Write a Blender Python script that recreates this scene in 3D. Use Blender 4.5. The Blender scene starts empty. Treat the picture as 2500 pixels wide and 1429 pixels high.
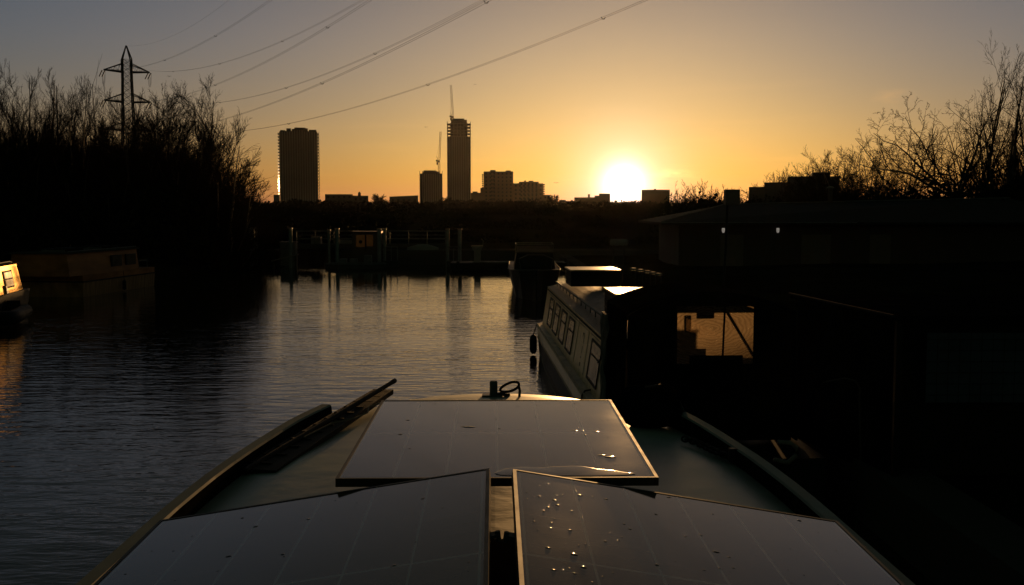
import bpy, math, random
import numpy as np
from mathutils import Vector, Matrix
PI = math.pi
rnd = random.Random(7)
scene = bpy.context.scene
col = scene.collection

# ------------------------------------------------------------------ camera
H = 3.3                                   # eye height above the water
FPX = 2600.0                              # focal length in pixels of the 2500 px wide photograph
PITCH = math.atan(202.5 / FPX); YAW = math.atan(42 / FPX)
cam = bpy.data.cameras.new('camera'); co = bpy.data.objects.new('camera', cam); col.objects.link(co)
cam.lens = 36 * FPX / 2500; cam.sensor_width = 36
cam.clip_start = 0.05; cam.clip_end = 6000
co.location = (0, 0, H); co.rotation_euler = (PI / 2 - PITCH, 0, -YAW)
scene.camera = co

CF = Vector((math.sin(YAW) * math.cos(PITCH), math.cos(YAW) * math.cos(PITCH), -math.sin(PITCH)))
CR = Vector((math.cos(YAW), -math.sin(YAW), 0)); CU = CR.cross(CF)
def ray(px, py): return CF + CR * ((px - 1250) / FPX) + CU * ((714.5 - py) / FPX)
def at(px, py, Y): d = ray(px, py); return Vector((0, 0, H)) + d * (Y / d.y)
def atz(px, py, z): d = ray(px, py); return Vector((0, 0, H)) + d * ((z - H) / d.z)

# ------------------------------------------------------------------ light
SUN_EL = math.radians(1.3); SUN_AZ = math.radians(6.9)       # azimuth from +Y towards +X
SDIR = Vector((math.sin(SUN_AZ) * math.cos(SUN_EL), math.cos(SUN_AZ) * math.cos(SUN_EL), math.sin(SUN_EL)))
world = bpy.data.worlds.new('World'); scene.world = world; world.use_nodes = True
nt = world.node_tree; N = nt.nodes; L = nt.links
bg = N['Background']
sky = N.new('ShaderNodeTexSky'); sky.sky_type = 'NISHITA'; sky.sun_disc = False
sky.sun_elevation = SUN_EL; sky.sun_rotation = SUN_AZ
sky.air_density = 1.0; sky.dust_density = 1.5; sky.ozone_density = 1.0
tc = N.new('ShaderNodeTexCoord')
def wm(op, a, b=None, c=None):
    n = N.new('ShaderNodeMath'); n.operation = op
    for i, v in enumerate((a, b, c)):
        if v is None: continue
        if isinstance(v, (int, float)): n.inputs[i].default_value = v
        else: L.new(v, n.inputs[i])
    return n.outputs[0]
def wv(op, a, b):
    n = N.new('ShaderNodeVectorMath'); n.operation = op
    for i, v in enumerate((a, b)):
        if isinstance(v, (tuple, Vector)): n.inputs[i].default_value = tuple(v)
        else: L.new(v, n.inputs[i])
    return n
def wcol(fac, c):
    n = N.new('ShaderNodeVectorMath'); n.operation = 'SCALE'; n.inputs[0].default_value = c; L.new(fac, n.inputs['Scale']); return n.outputs[0]
nrm = N.new('ShaderNodeVectorMath'); nrm.operation = 'NORMALIZE'; L.new(tc.outputs['Generated'], nrm.inputs[0])
dotn = wv('DOT_PRODUCT', nrm.outputs[0], SDIR)
gam = wm('ARCCOSINE', wm('MINIMUM', dotn.outputs['Value'], 0.999999))
sep = N.new('ShaderNodeSeparateXYZ'); L.new(nrm.outputs[0], sep.inputs[0])
el = wm('ARCSINE', sep.outputs['Z']); elp = wm('MAXIMUM', el, 0.0)
def lobe(s): return wm('EXPONENT', wm('MULTIPLY', gam, -1 / s))
def gauss(s): g = wm('MULTIPLY', gam, 1 / s); return wm('EXPONENT', wm('MULTIPLY', wm('MULTIPLY', g, g), -1.0))
hor = wm('EXPONENT', wm('MULTIPLY', elp, -1 / 0.07))
tint = wv('MULTIPLY', sky.outputs[0], (0.36, 0.665, 1.19))
fade = N.new('ShaderNodeMapRange'); fade.interpolation_type = 'SMOOTHSTEP'; L.new(gam, fade.inputs['Value'])
fade.inputs['From Min'].default_value = .5; fade.inputs['From Max'].default_value = 1.4; fade.inputs['To Min'].default_value = .1; fade.inputs['To Max'].default_value = .095   # darker away from the sun
cool = N.new('ShaderNodeMapRange'); cool.interpolation_type = 'SMOOTHSTEP'; L.new(gam, cool.inputs['Value']); cool.inputs['From Min'].default_value = .55; cool.inputs['From Max'].default_value = 1.3; cool.inputs['To Min'].default_value = 1; cool.inputs['To Max'].default_value = .50
cmb = N.new('ShaderNodeCombineXYZ'); cmb.inputs[0].default_value = 1.08; cmb.inputs[1].default_value = 1.0; L.new(cool.outputs[0], cmb.inputs[2])
tint = wv('MULTIPLY', tint.outputs[0], (1, 1, 1)); L.new(cmb.outputs[0], tint.inputs[1])
hi = N.new('ShaderNodeMapRange'); hi.interpolation_type = 'SMOOTHSTEP'; L.new(el, hi.inputs['Value']); hi.inputs['From Min'].default_value = .14; hi.inputs['From Max'].default_value = .34
hic = N.new('ShaderNodeMix'); hic.data_type = 'VECTOR'; L.new(hi.outputs[0], hic.inputs['Factor']); hic.inputs['A'].default_value = (1, 1, 1); hic.inputs['B'].default_value = (.84, .72, .44)   # duller and greyer high up
tint = wv('MULTIPLY', tint.outputs[0], (1, 1, 1)); L.new(hic.outputs[1], tint.inputs[1])
acc = wv('SCALE', tint.outputs[0], (0, 0, 0)); L.new(fade.outputs[0], acc.inputs['Scale'])
acc = acc.outputs[0]
def add(v):
    global acc
    acc = wv('ADD', acc, v).outputs[0]
horg = wm('MULTIPLY', hor, lobe(0.9))
add(wcol(horg, (0.46, 0.145, 0.035)))
hor2 = wm('MULTIPLY', wm('EXPONENT', wm('MULTIPLY', elp, -1 / 0.3)), lobe(0.4))
add(wcol(hor2, (0.14, 0.075, 0.125)))
add(wcol(lobe(0.12), (0.25, 0.125, 0.09)))
add(wcol(gauss(0.046), (0.20, 0.42, 0.50)))
add(wcol(gauss(0.0185), (2.0, 2.0, 1.8)))
# thin cirrus near the sun and one small cloud
mp = N.new('ShaderNodeMapping'); L.new(nrm.outputs[0], mp.inputs[0]); mp.inputs['Scale'].default_value = (5, 5, 60)
no = N.new('ShaderNodeTexNoise'); L.new(mp.outputs[0], no.inputs['Vector']); no.inputs['Scale'].default_value = 1.6; no.inputs['Detail'].default_value = 5
cr = N.new('ShaderNodeValToRGB'); L.new(no.outputs['Fac'], cr.inputs[0]); cr.color_ramp.elements[0].position = .56; cr.color_ramp.elements[1].position = .74
low = wm('EXPONENT', wm('MULTIPLY', elp, -1 / 0.05))
add(wcol(wm('MULTIPLY', wm('MULTIPLY', cr.outputs[0], low), lobe(0.25)), (0.30, 0.13, 0.02)))
def cloud(px, py, sx, sy, c):
    d = ray(px, py).normalized(); az = math.atan2(d.x, d.y); e0 = math.asin(d.z)
    azn = wm('ARCTAN2', sep.outputs['X'], sep.outputs['Y'])
    a = wm('MULTIPLY', wm('SUBTRACT', azn, az), 1 / sx); b = wm('MULTIPLY', wm('SUBTRACT', el, e0), 1 / sy)
    g = wm('EXPONENT', wm('MULTIPLY', wm('ADD', wm('MULTIPLY', a, a), wm('MULTIPLY', b, b)), -1))
    m2 = N.new('ShaderNodeMapping'); L.new(nrm.outputs[0], m2.inputs[0]); m2.inputs['Scale'].default_value = (60, 60, 160)
    n2 = N.new('ShaderNodeTexNoise'); L.new(m2.outputs[0], n2.inputs['Vector']); n2.inputs['Scale'].default_value = 1.0; n2.inputs['Detail'].default_value = 4
    k = wm('MAXIMUM', wm('MULTIPLY', wm('SUBTRACT', n2.outputs['Fac'], .33), 3.0), 0)
    add(wcol(wm('MULTIPLY', g, k), c))
cloud(2178, 236, .013, .005, (0.16, 0.06, 0.0))
cloud(1640, 425, .020, .004, (0.5, 0.35, 0.12))
L.new(acc, bg.inputs['Color']); bg.inputs['Strength'].default_value = 0.80
sl = bpy.data.lights.new('sun', 'SUN'); so = bpy.data.objects.new('sun', sl); col.objects.link(so)
sl.energy = 2.6; sl.angle = math.radians(0.53); sl.color = (1.0, 0.54, 0.20)
so.rotation_euler = (-SDIR).to_track_quat('-Z', 'Y').to_euler(); sl.energy = 3.0; so.location = (60, 500, 60)
vs = scene.view_settings; vs.view_transform = 'Standard'; vs.look = 'None'; vs.exposure = 0; vs.gamma = 1; vs.use_curve_mapping = False

# ------------------------------------------------------------------ materials
MAT = {}
def mat(name, c, rough=.6, metal=0., var=.25, scale=4., bump=0., bscale=30., coat=0., emit=None, es=0., spec=.5, ior=None, stretch=(1, 1, 1)):
    if name in MAT: return MAT[name]
    m = bpy.data.materials.new(name); m.use_nodes = True; t = m.node_tree; b = t.nodes['Principled BSDF']
    b.inputs['Roughness'].default_value = rough; b.inputs['Metallic'].default_value = metal
    b.inputs['Coat Weight'].default_value = coat; b.inputs['Coat Roughness'].default_value = .08
    b.inputs['Specular IOR Level'].default_value = spec
    if ior: b.inputs['IOR'].default_value = ior
    tcn = t.nodes.new('ShaderNodeTexCoord'); mp = t.nodes.new('ShaderNodeMapping'); mp.inputs['Scale'].default_value = stretch
    t.links.new(tcn.outputs['Object'], mp.inputs[0])
    n = t.nodes.new('ShaderNodeTexNoise'); n.inputs['Scale'].default_value = scale; n.inputs['Detail'].default_value = 5
    t.links.new(mp.outputs[0], n.inputs['Vector'])
    r = t.nodes.new('ShaderNodeValToRGB'); r.color_ramp.elements[0].position = .3; r.color_ramp.elements[1].position = .7
    r.color_ramp.elements[0].color = tuple(x * (1 - var) for x in c) + (1,); r.color_ramp.elements[1].color = tuple(min(1, x * (1 + var)) for x in c) + (1,)
    t.links.new(n.outputs['Fac'], r.inputs[0]); t.links.new(r.outputs[0], b.inputs['Base Color'])
    mr = t.nodes.new('ShaderNodeMapRange'); mr.inputs['To Min'].default_value = max(.02, rough * .75); mr.inputs['To Max'].default_value = min(1, rough * 1.3)
    t.links.new(n.outputs['Fac'], mr.inputs['Value']); t.links.new(mr.outputs[0], b.inputs['Roughness'])
    if bump:
        n2 = t.nodes.new('ShaderNodeTexNoise'); n2.inputs['Scale'].default_value = bscale; n2.inputs['Detail'].default_value = 4
        t.links.new(mp.outputs[0], n2.inputs['Vector'])
        bp = t.nodes.new('ShaderNodeBump'); bp.inputs['Strength'].default_value = 1; bp.inputs['Distance'].default_value = bump
        t.links.new(n2.outputs['Fac'], bp.inputs['Height']); t.links.new(bp.outputs[0], b.inputs['Normal'])
    if emit:
        b.inputs['Emission Color'].default_value = emit + (1,); b.inputs['Emission Strength'].default_value = es
    MAT[name] = m
    return m
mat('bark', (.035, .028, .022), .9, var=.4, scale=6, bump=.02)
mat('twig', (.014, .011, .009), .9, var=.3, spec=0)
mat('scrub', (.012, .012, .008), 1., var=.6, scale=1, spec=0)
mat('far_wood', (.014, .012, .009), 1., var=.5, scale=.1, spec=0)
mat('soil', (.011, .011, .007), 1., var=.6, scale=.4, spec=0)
mat('concrete', (.16, .155, .15), .85, var=.3, scale=.5)
mat('dark_concrete', (.06, .055, .05), .9, spec=0, var=.3, scale=.3)
mat('glassy', (.02, .024, .03), .12, var=.2)
mat('steel', (.035, .036, .038), .6, var=.3, spec=.2)
mat('galv', (.11, .115, .12), .65, metal=.2, var=.3, spec=.2)
mat('pile', (.15, .17, .185), .7, spec=.15, var=.3, scale=2)
mat('black_paint', (.010, .010, .011), .6, spec=.15, var=.3, scale=3)
mat('black_fabric', (.006, .006, .0065), .9, spec=0, var=.5, scale=8, bump=.01, bscale=9)
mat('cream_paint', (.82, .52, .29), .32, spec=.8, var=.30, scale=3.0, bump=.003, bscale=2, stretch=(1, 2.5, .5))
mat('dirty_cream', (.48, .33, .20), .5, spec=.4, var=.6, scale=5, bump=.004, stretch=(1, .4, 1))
mat('roof_paint', (.10, .07, .045), .6, spec=.25, var=.5, scale=5, bump=.004, bscale=14)
mat('brass', (.45, .32, .14), .3, metal=1, var=.2)
mat('window_glass', (.05, .042, .03), .22, var=.4, bump=.004, bscale=7, spec=.12)
mat('rope', (.02, .016, .013), .9, var=.4, scale=30, bump=.004, bscale=120)
mat('light_rope', (.16, .14, .12), .8, var=.3, scale=30)
mat('wood_dark', (.016, .012, .009), .75, spec=.2, var=.5, scale=3, bump=.004, stretch=(12, 1, 12))
mat('lamp', (.7, .68, .62), .4, emit=(1, .9, .78), es=.17)
mat('amber_glow', (.4, .2, .05), .5, emit=(1, .5, .12), es=.10)

# ------------------------------------------------------------------ mesh builder
class MB:
    def __init__(s): s.v = []; s.f = []
    def add(s, vs, fs):
        o = len(s.v); s.v += [tuple(v) for v in vs]; s.f += [tuple(i + o for i in f) for f in fs]; return s
    def hexa(s, p):   # 8 points: bottom 4 ccw, top 4 ccw
        return s.add(p, [(0, 3, 2, 1), (4, 5, 6, 7), (0, 1, 5, 4), (1, 2, 6, 5), (2, 3, 7, 6), (3, 0, 4, 7)])
    def box(s, x0, x1, y0, y1, z0, z1):
        return s.hexa([(x0, y0, z0), (x1, y0, z0), (x1, y1, z0), (x0, y1, z0), (x0, y0, z1), (x1, y0, z1), (x1, y1, z1), (x0, y1, z1)])
    def prism(s, poly, z0, z1):
        n = len(poly)
        vs = [(x, y, z0) for x, y in poly] + [(x, y, z1) for x, y in poly]
        return s.add(vs, [tuple(range(n - 1, -1, -1)), tuple(range(n, 2 * n))] + [(i, (i + 1) % n, n + (i + 1) % n, n + i) for i in range(n)])
    def tube(s, pts, r, n=6, caps=True):
        pts = [Vector(p) for p in pts]; rs = r if isinstance(r, (list, tuple)) else [r] * len(pts)
        up = Vector((0, 0, 1)); rings = []
        for i, p in enumerate(pts):
            t = (pts[min(i + 1, len(pts) - 1)] - pts[max(i - 1, 0)]).normalized()
            a = t.cross(up)
            if a.length < .05: a = t.cross(Vector((1, 0, 0)))
            a.normalize(); b = a.cross(t)
            rings.append([p + (a * math.cos(2 * PI * k / n) + b * math.sin(2 * PI * k / n)) * rs[i] for k in range(n)])
        vs = [v for q in rings for v in q]
        fs = [(i * n + k, i * n + (k + 1) % n, (i + 1) * n + (k + 1) % n, (i + 1) * n + k) for i in range(len(pts) - 1) for k in range(n)]
        if caps: fs += [tuple(range(n - 1, -1, -1)), tuple((len(pts) - 1) * n + k for k in range(n))]
        return s.add(vs, fs)
    def loop(s, pts, r, n=6):      # closed tube
        pts = [Vector(p) for p in pts]; m = len(pts); vs = []
        c = sum(pts, Vector()) / m
        nr = (pts[0] - c).cross(pts[m // 4] - c).normalized()
        for i, p in enumerate(pts):
            t = (pts[(i + 1) % m] - pts[i - 1]).normalized(); a = nr; b = t.cross(a).normalized()
            vs += [p + (a * math.cos(2 * PI * k / n) + b * math.sin(2 * PI * k / n)) * r for k in range(n)]
        fs = [(i * n + k, i * n + (k + 1) % n, ((i + 1) % m) * n + (k + 1) % n, ((i + 1) % m) * n + k) for i in range(m) for k in range(n)]
        return s.add(vs, fs)
    def ball(s, c, r, nu=10, nv=7, sc=(1, 1, 1), jit=0, half=False):
        vs = []; fs = []; v0 = nv // 2 if half else 0
        for j in range(nv + 1):
            th = PI * j / nv * (.5 if half else 1)
            for i in range(nu):
                ph = 2 * PI * i / nu; q = 1 + jit * (rnd.random() - .5)
                vs.append((c[0] + r * sc[0] * math.sin(th) * math.cos(ph) * q, c[1] + r * sc[1] * math.sin(th) * math.sin(ph) * q, c[2] + r * sc[2] * math.cos(th) * q))
        for j in range(nv):
            for i in range(nu): fs.append((j * nu + i, (j + 1) * nu + i, (j + 1) * nu + (i + 1) % nu, j * nu + (i + 1) % nu))
        return s.add(vs, fs)
    def build_each(s, name, m, parent=None, step=8, **k):      # boxes made one after another, each its own part
        for i in range(0, len(s.v), step):
            q = MB(); q.v = s.v[i:i + step]; q.f = [tuple(a - i for a in f) for f in s.f if i <= f[0] < i + step]; o = q.build(name, m, parent, **k)
        return o
    def build(s, name, m, parent=None, smooth=False, bevel=0):
        me = bpy.data.meshes.new(name); me.from_pydata(s.v, [], s.f); me.update()
        if smooth: me.polygons.foreach_set('use_smooth', [True] * len(me.polygons))
        me.materials.append(MAT[m] if isinstance(m, str) else m)
        o = bpy.data.objects.new(name, me); col.objects.link(o)
        if parent is not None: o.parent = parent
        if bevel:
            b = o.modifiers.new('bevel', 'BEVEL'); b.width = bevel; b.segments = 2; b.limit_method = 'ANGLE'
        return o
def tag(o, label=None, cat=None, group=None, kind=None):
    for k, v in (('label', label), ('category', cat), ('group', group), ('kind', kind)):
        if v: o[k] = v
    return o
def thing(name, label, cat, loc=(0, 0, 0), rz=0, group=None):
    o = bpy.data.objects.new(name, None); col.objects.link(o); o.location = loc; o.rotation_euler = (0, 0, rz)
    o.empty_display_size = .2
    return tag(o, label, cat, group)
def copy_tree(o, parent=None):
    c = o.copy(); col.objects.link(c); c.parent = parent
    for ch in list(o.children): copy_tree(ch, c)
    return c
WA, WB = .016, .016
HZ = .000008
# ------------------------------------------------------------------ ground, water
def ground_z(x, y):
    xl = -19.0 if y < 47 else -15.6
    if y < 64 and xl < x < 4.0: return -1.5
    if 64 <= y < 95 and -12.6 < x < -9.3: return -1.5
    if y < 64: b = .55 + max(0, (x - 5) * .012) if x > 0 else .5 + max(0, (xl - 2 - x)) * .09
    else: b = .8
    if y > 70: b = .8 + 1.9 * min(1, (y - 70) / 70)
    if y > 140: b = 2.7 + .9 * min(1, (y - 140) / 120)
    return min(b, 3.7)
def axis(edges, lo, hi, fine, flo, fhi):
    a = set([lo, hi]); v = flo
    while v <= fhi: a.add(round(v, 3)); v += fine
    v = fhi; st = fine
    while v < hi: st *= 1.35; v += st; a.add(round(min(v, hi), 3))
    v = flo; st = fine
    while v > lo: st *= 1.35; v -= st; a.add(round(max(v, lo), 3))
    for e in edges: a.add(e - .04); a.add(e + .04)
    return sorted(a)
xs = axis([-19, -15.6, 4.0, -12.6, -9.3], -1500, 1500, 1.5, -45, 30)
ys = axis([47, 64, 95], -400, 1600, 1.5, -12, 160)
g = MB(); nx = len(xs)
for y in ys:
    for x in xs:
        z = ground_z(x, y)
        if z > 0: z += .10 * math.sin(x * .7 + y * .3) * math.sin(y * .5) if y < 400 and (x > 7 or x < -23 or y > 66) else 0
        g.v.append((x, y, z))
for j in range(len(ys) - 1):
    for i in range(nx - 1):
        a = j * nx + i; g.f.append((a, a + 1, a + nx + 1, a + nx))
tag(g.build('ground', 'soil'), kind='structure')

wm_ = bpy.data.materials.new('water'); wm_.use_nodes = True; MAT['water'] = wm_
t = wm_.node_tree; b = t.nodes['Principled BSDF']
b.inputs['Base Color'].default_value = (.020, .017, .011, 1); b.inputs['Roughness'].default_value = .035; b.inputs['IOR'].default_value = 1.333
tcn = t.nodes.new('ShaderNodeTexCoord')
def wnoise(scale, st, det, rot=0.0):
    mp = t.nodes.new('ShaderNodeMapping'); mp.inputs['Scale'].default_value = st; mp.inputs['Rotation'].default_value = (0, 0, rot); t.links.new(tcn.outputs['Object'], mp.inputs[0])
    n = t.nodes.new('ShaderNodeTexNoise'); n.inputs['Scale'].default_value = scale; n.inputs['Detail'].default_value = det; n.inputs['Roughness'].default_value = .55
    t.links.new(mp.outputs[0], n.inputs['Vector']); return n.outputs['Fac']
def tm(op, a, b_):
    n = t.nodes.new('ShaderNodeMath'); n.operation = op
    for i, v in enumerate((a, b_)):
        if isinstance(v, (int, float)): n.inputs[i].default_value = v
        else: t.links.new(v, n.inputs[i])
    return n.outputs[0]
h = tm('ADD', tm('MULTIPLY', wnoise(2.8, (.6, 1.5, 1), 3, .12), WA), tm('MULTIPLY', wnoise(.9, (.7, 1.3, 1), 2, -.2), WB))
# calmer near the far bank and in the lee of the moored boats, in wandering patches
sp = t.nodes.new('ShaderNodeSeparateXYZ'); t.links.new(tcn.outputs['Object'], sp.inputs[0])
mr = t.nodes.new('ShaderNodeMapRange'); mr.inputs['From Min'].default_value = 30; mr.inputs['From Max'].default_value = 56; mr.inputs['To Min'].default_value = 1; mr.inputs['To Max'].default_value = .22
t.links.new(sp.outputs['Y'], mr.inputs['Value'])
pt = t.nodes.new('ShaderNodeMapRange'); pt.inputs['From Min'].default_value = .35; pt.inputs['From Max'].default_value = .65; pt.inputs['To Min'].default_value = .7; pt.inputs['To Max'].default_value = 1.15
t.links.new(wnoise(.10, (.5, 1.6, 1), 2), pt.inputs['Value'])
bp = t.nodes.new('ShaderNodeBump'); bp.inputs['Distance'].default_value = 1.0
t.links.new(tm('MULTIPLY', mr.outputs[0], pt.outputs[0]), bp.inputs['Strength'])
t.links.new(h, bp.inputs['Height']); t.links.new(bp.outputs[0], b.inputs['Normal'])
w = MB()
def sheet(x0, x1, y0, y1):
    w.add([(x0, y0, 0), (x1, y0, 0), (x1, y1, 0), (x0, y1, 0)], [(0, 1, 2, 3)])
sheet(-19.3, 4.3, -60, 64.2)
w.add([(-12.8, 64.2, 0), (-9.1, 64.2, 0), (-9.1, 95.3, 0), (-12.8, 95.3, 0)], [(0, 1, 2, 3)])
tag(w.build('water', 'water'), kind='structure')

# stone copings along the canal edge
q = MB(); q.box(3.88, 4.45, -30, 64, -.8, .62); tag(q.build('towpath_edge', 'dark_concrete'), 'long dark stone coping along the right bank of the canal', 'coping')

# ------------------------------------------------------------------ trees
def tube_arrays(P, R, n=3):
    """P (B,K,3) polylines, R (B,K) radii -> verts, quads"""
    B, K, _ = P.shape
    T = np.gradient(P, axis=1); T /= np.linalg.norm(T, axis=2, keepdims=True) + 1e-9
    ref = np.where(np.abs(T[:, :, 2:3]) > .9, np.array([1., 0, 0]), np.array([0, 0, 1.]))
    A = np.cross(T, ref); A /= np.linalg.norm(A, axis=2, keepdims=True) + 1e-9; Bn = np.cross(A, T)
    an = np.arange(n) * 2 * np.pi / n
    V = P[:, :, None, :] + R[:, :, None, None] * (A[:, :, None, :] * np.cos(an)[None, None, :, None] + Bn[:, :, None, :] * np.sin(an)[None, None, :, None])
    base = (np.arange(B) * K * n)[:, None, None] + (np.arange(K - 1) * n)[None, :, None] + np.arange(n)[None, None, :]
    nxt = (np.arange(B) * K * n)[:, None, None] + (np.arange(K - 1) * n)[None, :, None] + ((np.arange(n) + 1) % n)[None, None, :]
    F = np.stack([base, nxt, nxt + n, base + n], -1).reshape(-1, 4)
    return V.reshape(-1, 3), F
def mesh_np(name, parts, m, parent=None):
    Vs = []; Fs = []; o = 0
    for V, F in parts: Vs.append(V); Fs.append(F + o); o += len(V)
    V = np.concatenate(Vs); F = np.concatenate(Fs)
    me = bpy.data.meshes.new(name); me.vertices.add(len(V)); me.vertices.foreach_set('co', V.astype(np.float32).ravel())
    me.loops.add(F.size); me.loops.foreach_set('vertex_index', F.astype(np.int32).ravel())
    me.polygons.add(len(F)); me.polygons.foreach_set('loop_start', (np.arange(len(F)) * 4).astype(np.int32))
    me.update(calc_edges=True); me.materials.append(MAT[m])
    ob = bpy.data.objects.new(name, me); col.objects.link(ob)
    if parent is not None: ob.parent = parent
    return ob
def grow(rng, P, R, m, ang, lr, rr, trop, kink, K, tmin=.25, tmax=1.):
    """children of every branch in P"""
    B, Kp, _ = P.shape
    Lp = np.linalg.norm(np.diff(P, axis=1), axis=2).sum(1)
    tt = np.repeat(np.linspace(tmin, tmax, m)[None], B, 0) + rng.uniform(-.5, .5, (B, m)) * (tmax - tmin) / m
    tt = np.clip(tt, tmin * .8, 1.0)
    s = tt * (Kp - 1); i0 = np.minimum(s.astype(int), Kp - 2); fr = (s - i0)[..., None]
    bi = np.arange(B)[:, None]
    S = P[bi, i0] * (1 - fr) + P[bi, i0 + 1] * fr
    D = P[bi, i0 + 1] - P[bi, i0]; D /= np.linalg.norm(D, axis=2, keepdims=True) + 1e-9
    Rl = R[bi, i0] * (1 - fr[..., 0]) + R[bi, i0 + 1] * fr[..., 0]
    rnd_ = rng.normal(size=D.shape); A = np.cross(D, rnd_); A /= np.linalg.norm(A, axis=2, keepdims=True) + 1e-9
    a = np.radians(ang) * rng.uniform(.6, 1.3, (B, m))[..., None]
    d = D * np.cos(a) + A * np.sin(a)
    ln = Lp[:, None] * lr * rng.uniform(.55, 1.2, (B, m)) * (1.15 - .55 * tt)
    S = S.reshape(-1, 3); d = d.reshape(-1, 3); ln = ln.ravel(); r0 = np.minimum(Rl.ravel() * rr, Rl.ravel() * .95)
    out = [S]; step = (ln / (K - 1))[:, None]; p = S
    for k in range(K - 1):
        d = d + np.array([0, 0, trop]) + rng.normal(size=d.shape) * kink; d /= np.linalg.norm(d, axis=1, keepdims=True) + 1e-9
        p = p + d * step; out.append(p)
    Pn = np.stack(out, 1); Rn = r0[:, None] * np.linspace(1, .35, K)[None]
    return Pn, Rn
def tree(seed, loc, height, label, style='fan', stems=1, spread=.25, group='bare trees', tw=.0085, name='bare_tree', cat='tree', dens=1.0, rtrunk=None, lean=(0, 0)):
    rng = np.random.default_rng(seed)
    root = thing(name, label, cat, loc, 0, group)
    rt = rtrunk or height * .018
    K = 9; P = []
    for s in range(stems):
        az = 2 * PI * s / stems + rng.uniform(0, 1); sp = spread * rng.uniform(.5, 1.1) if stems > 1 else 0
        d = np.array([math.cos(az) * sp + lean[0], math.sin(az) * sp + lean[1], 1.]); d /= np.linalg.norm(d)
        p = np.array([math.cos(az), math.sin(az), 0]) * (rt * 1.6 if stems > 1 else 0); p[2] = -.4; q = [p]
        for k in range(K - 1):
            d = d + rng.normal(size=3) * .07 + np.array([0, 0, .02]); d /= np.linalg.norm(d); p = p + d * height * rng.uniform(.85, 1.) * .93 / (K - 1); q.append(p)
        P.append(q)
    P = np.array(P); R = rt * (1 if stems == 1 else .62) * np.linspace(1, .22, K)[None].repeat(stems, 0)
    cfg = {  # m, angle, length, radius, tropism, kink, K, tmin
        'fan':    [(13, 34, .50, .55, .05, .06, 6, .10), (9, 30, .46, .55, .07, .08, 5, .12), (8, 30, .46, .55, .06, .10, 4, .12), (6, 30, .55, .7, .05, .10, 3, .1)],
        'poplar': [(14, 30, .45, .55, .12, .05, 6, .18), (8, 28, .45, .6, .10, .07, 5, .15), (6, 28, .50, .6, .07, .10, 4, .15), (4, 32, .6, .7, .05, .12, 3, .1)],
        'thorn':  [(9, 55, .62, .60, .015, .13, 7, .25), (8, 48, .50, .60, .0, .16, 6, .15), (8, 48, .42, .6, .02, .18, 4, .1), (6, 55, .38, .7, .02, .2, 3, .1)],
        'bush':   [(9, 40, .55, .6, .03, .10, 5, .1), (8, 36, .5, .6, .05, .12, 4, .1), (6, 38, .5, .65, .05, .14, 3, .1)],
    }[style]
    lev = [(P, R)]
    for (m, an, lr, rr, tr, kk, Kc, tm_) in cfg:
        m = max(2, int(round(m * dens)))
        P, R = grow(rng, P, R, m, an, lr, rr, tr, kk, Kc, tm_); R = np.maximum(R, tw * np.linspace(1, .6, R.shape[1])[None]); lev.append((P, R))
    nt_ = 2 if stems == 1 else 1
    mesh_np('trunk', [tube_arrays(p, r, 7) for p, r in lev[:nt_]], 'bark', root)
    mesh_np('crown', [tube_arrays(p, r, 3) for p, r in lev[nt_:]], 'twig', root)
    return root
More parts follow.
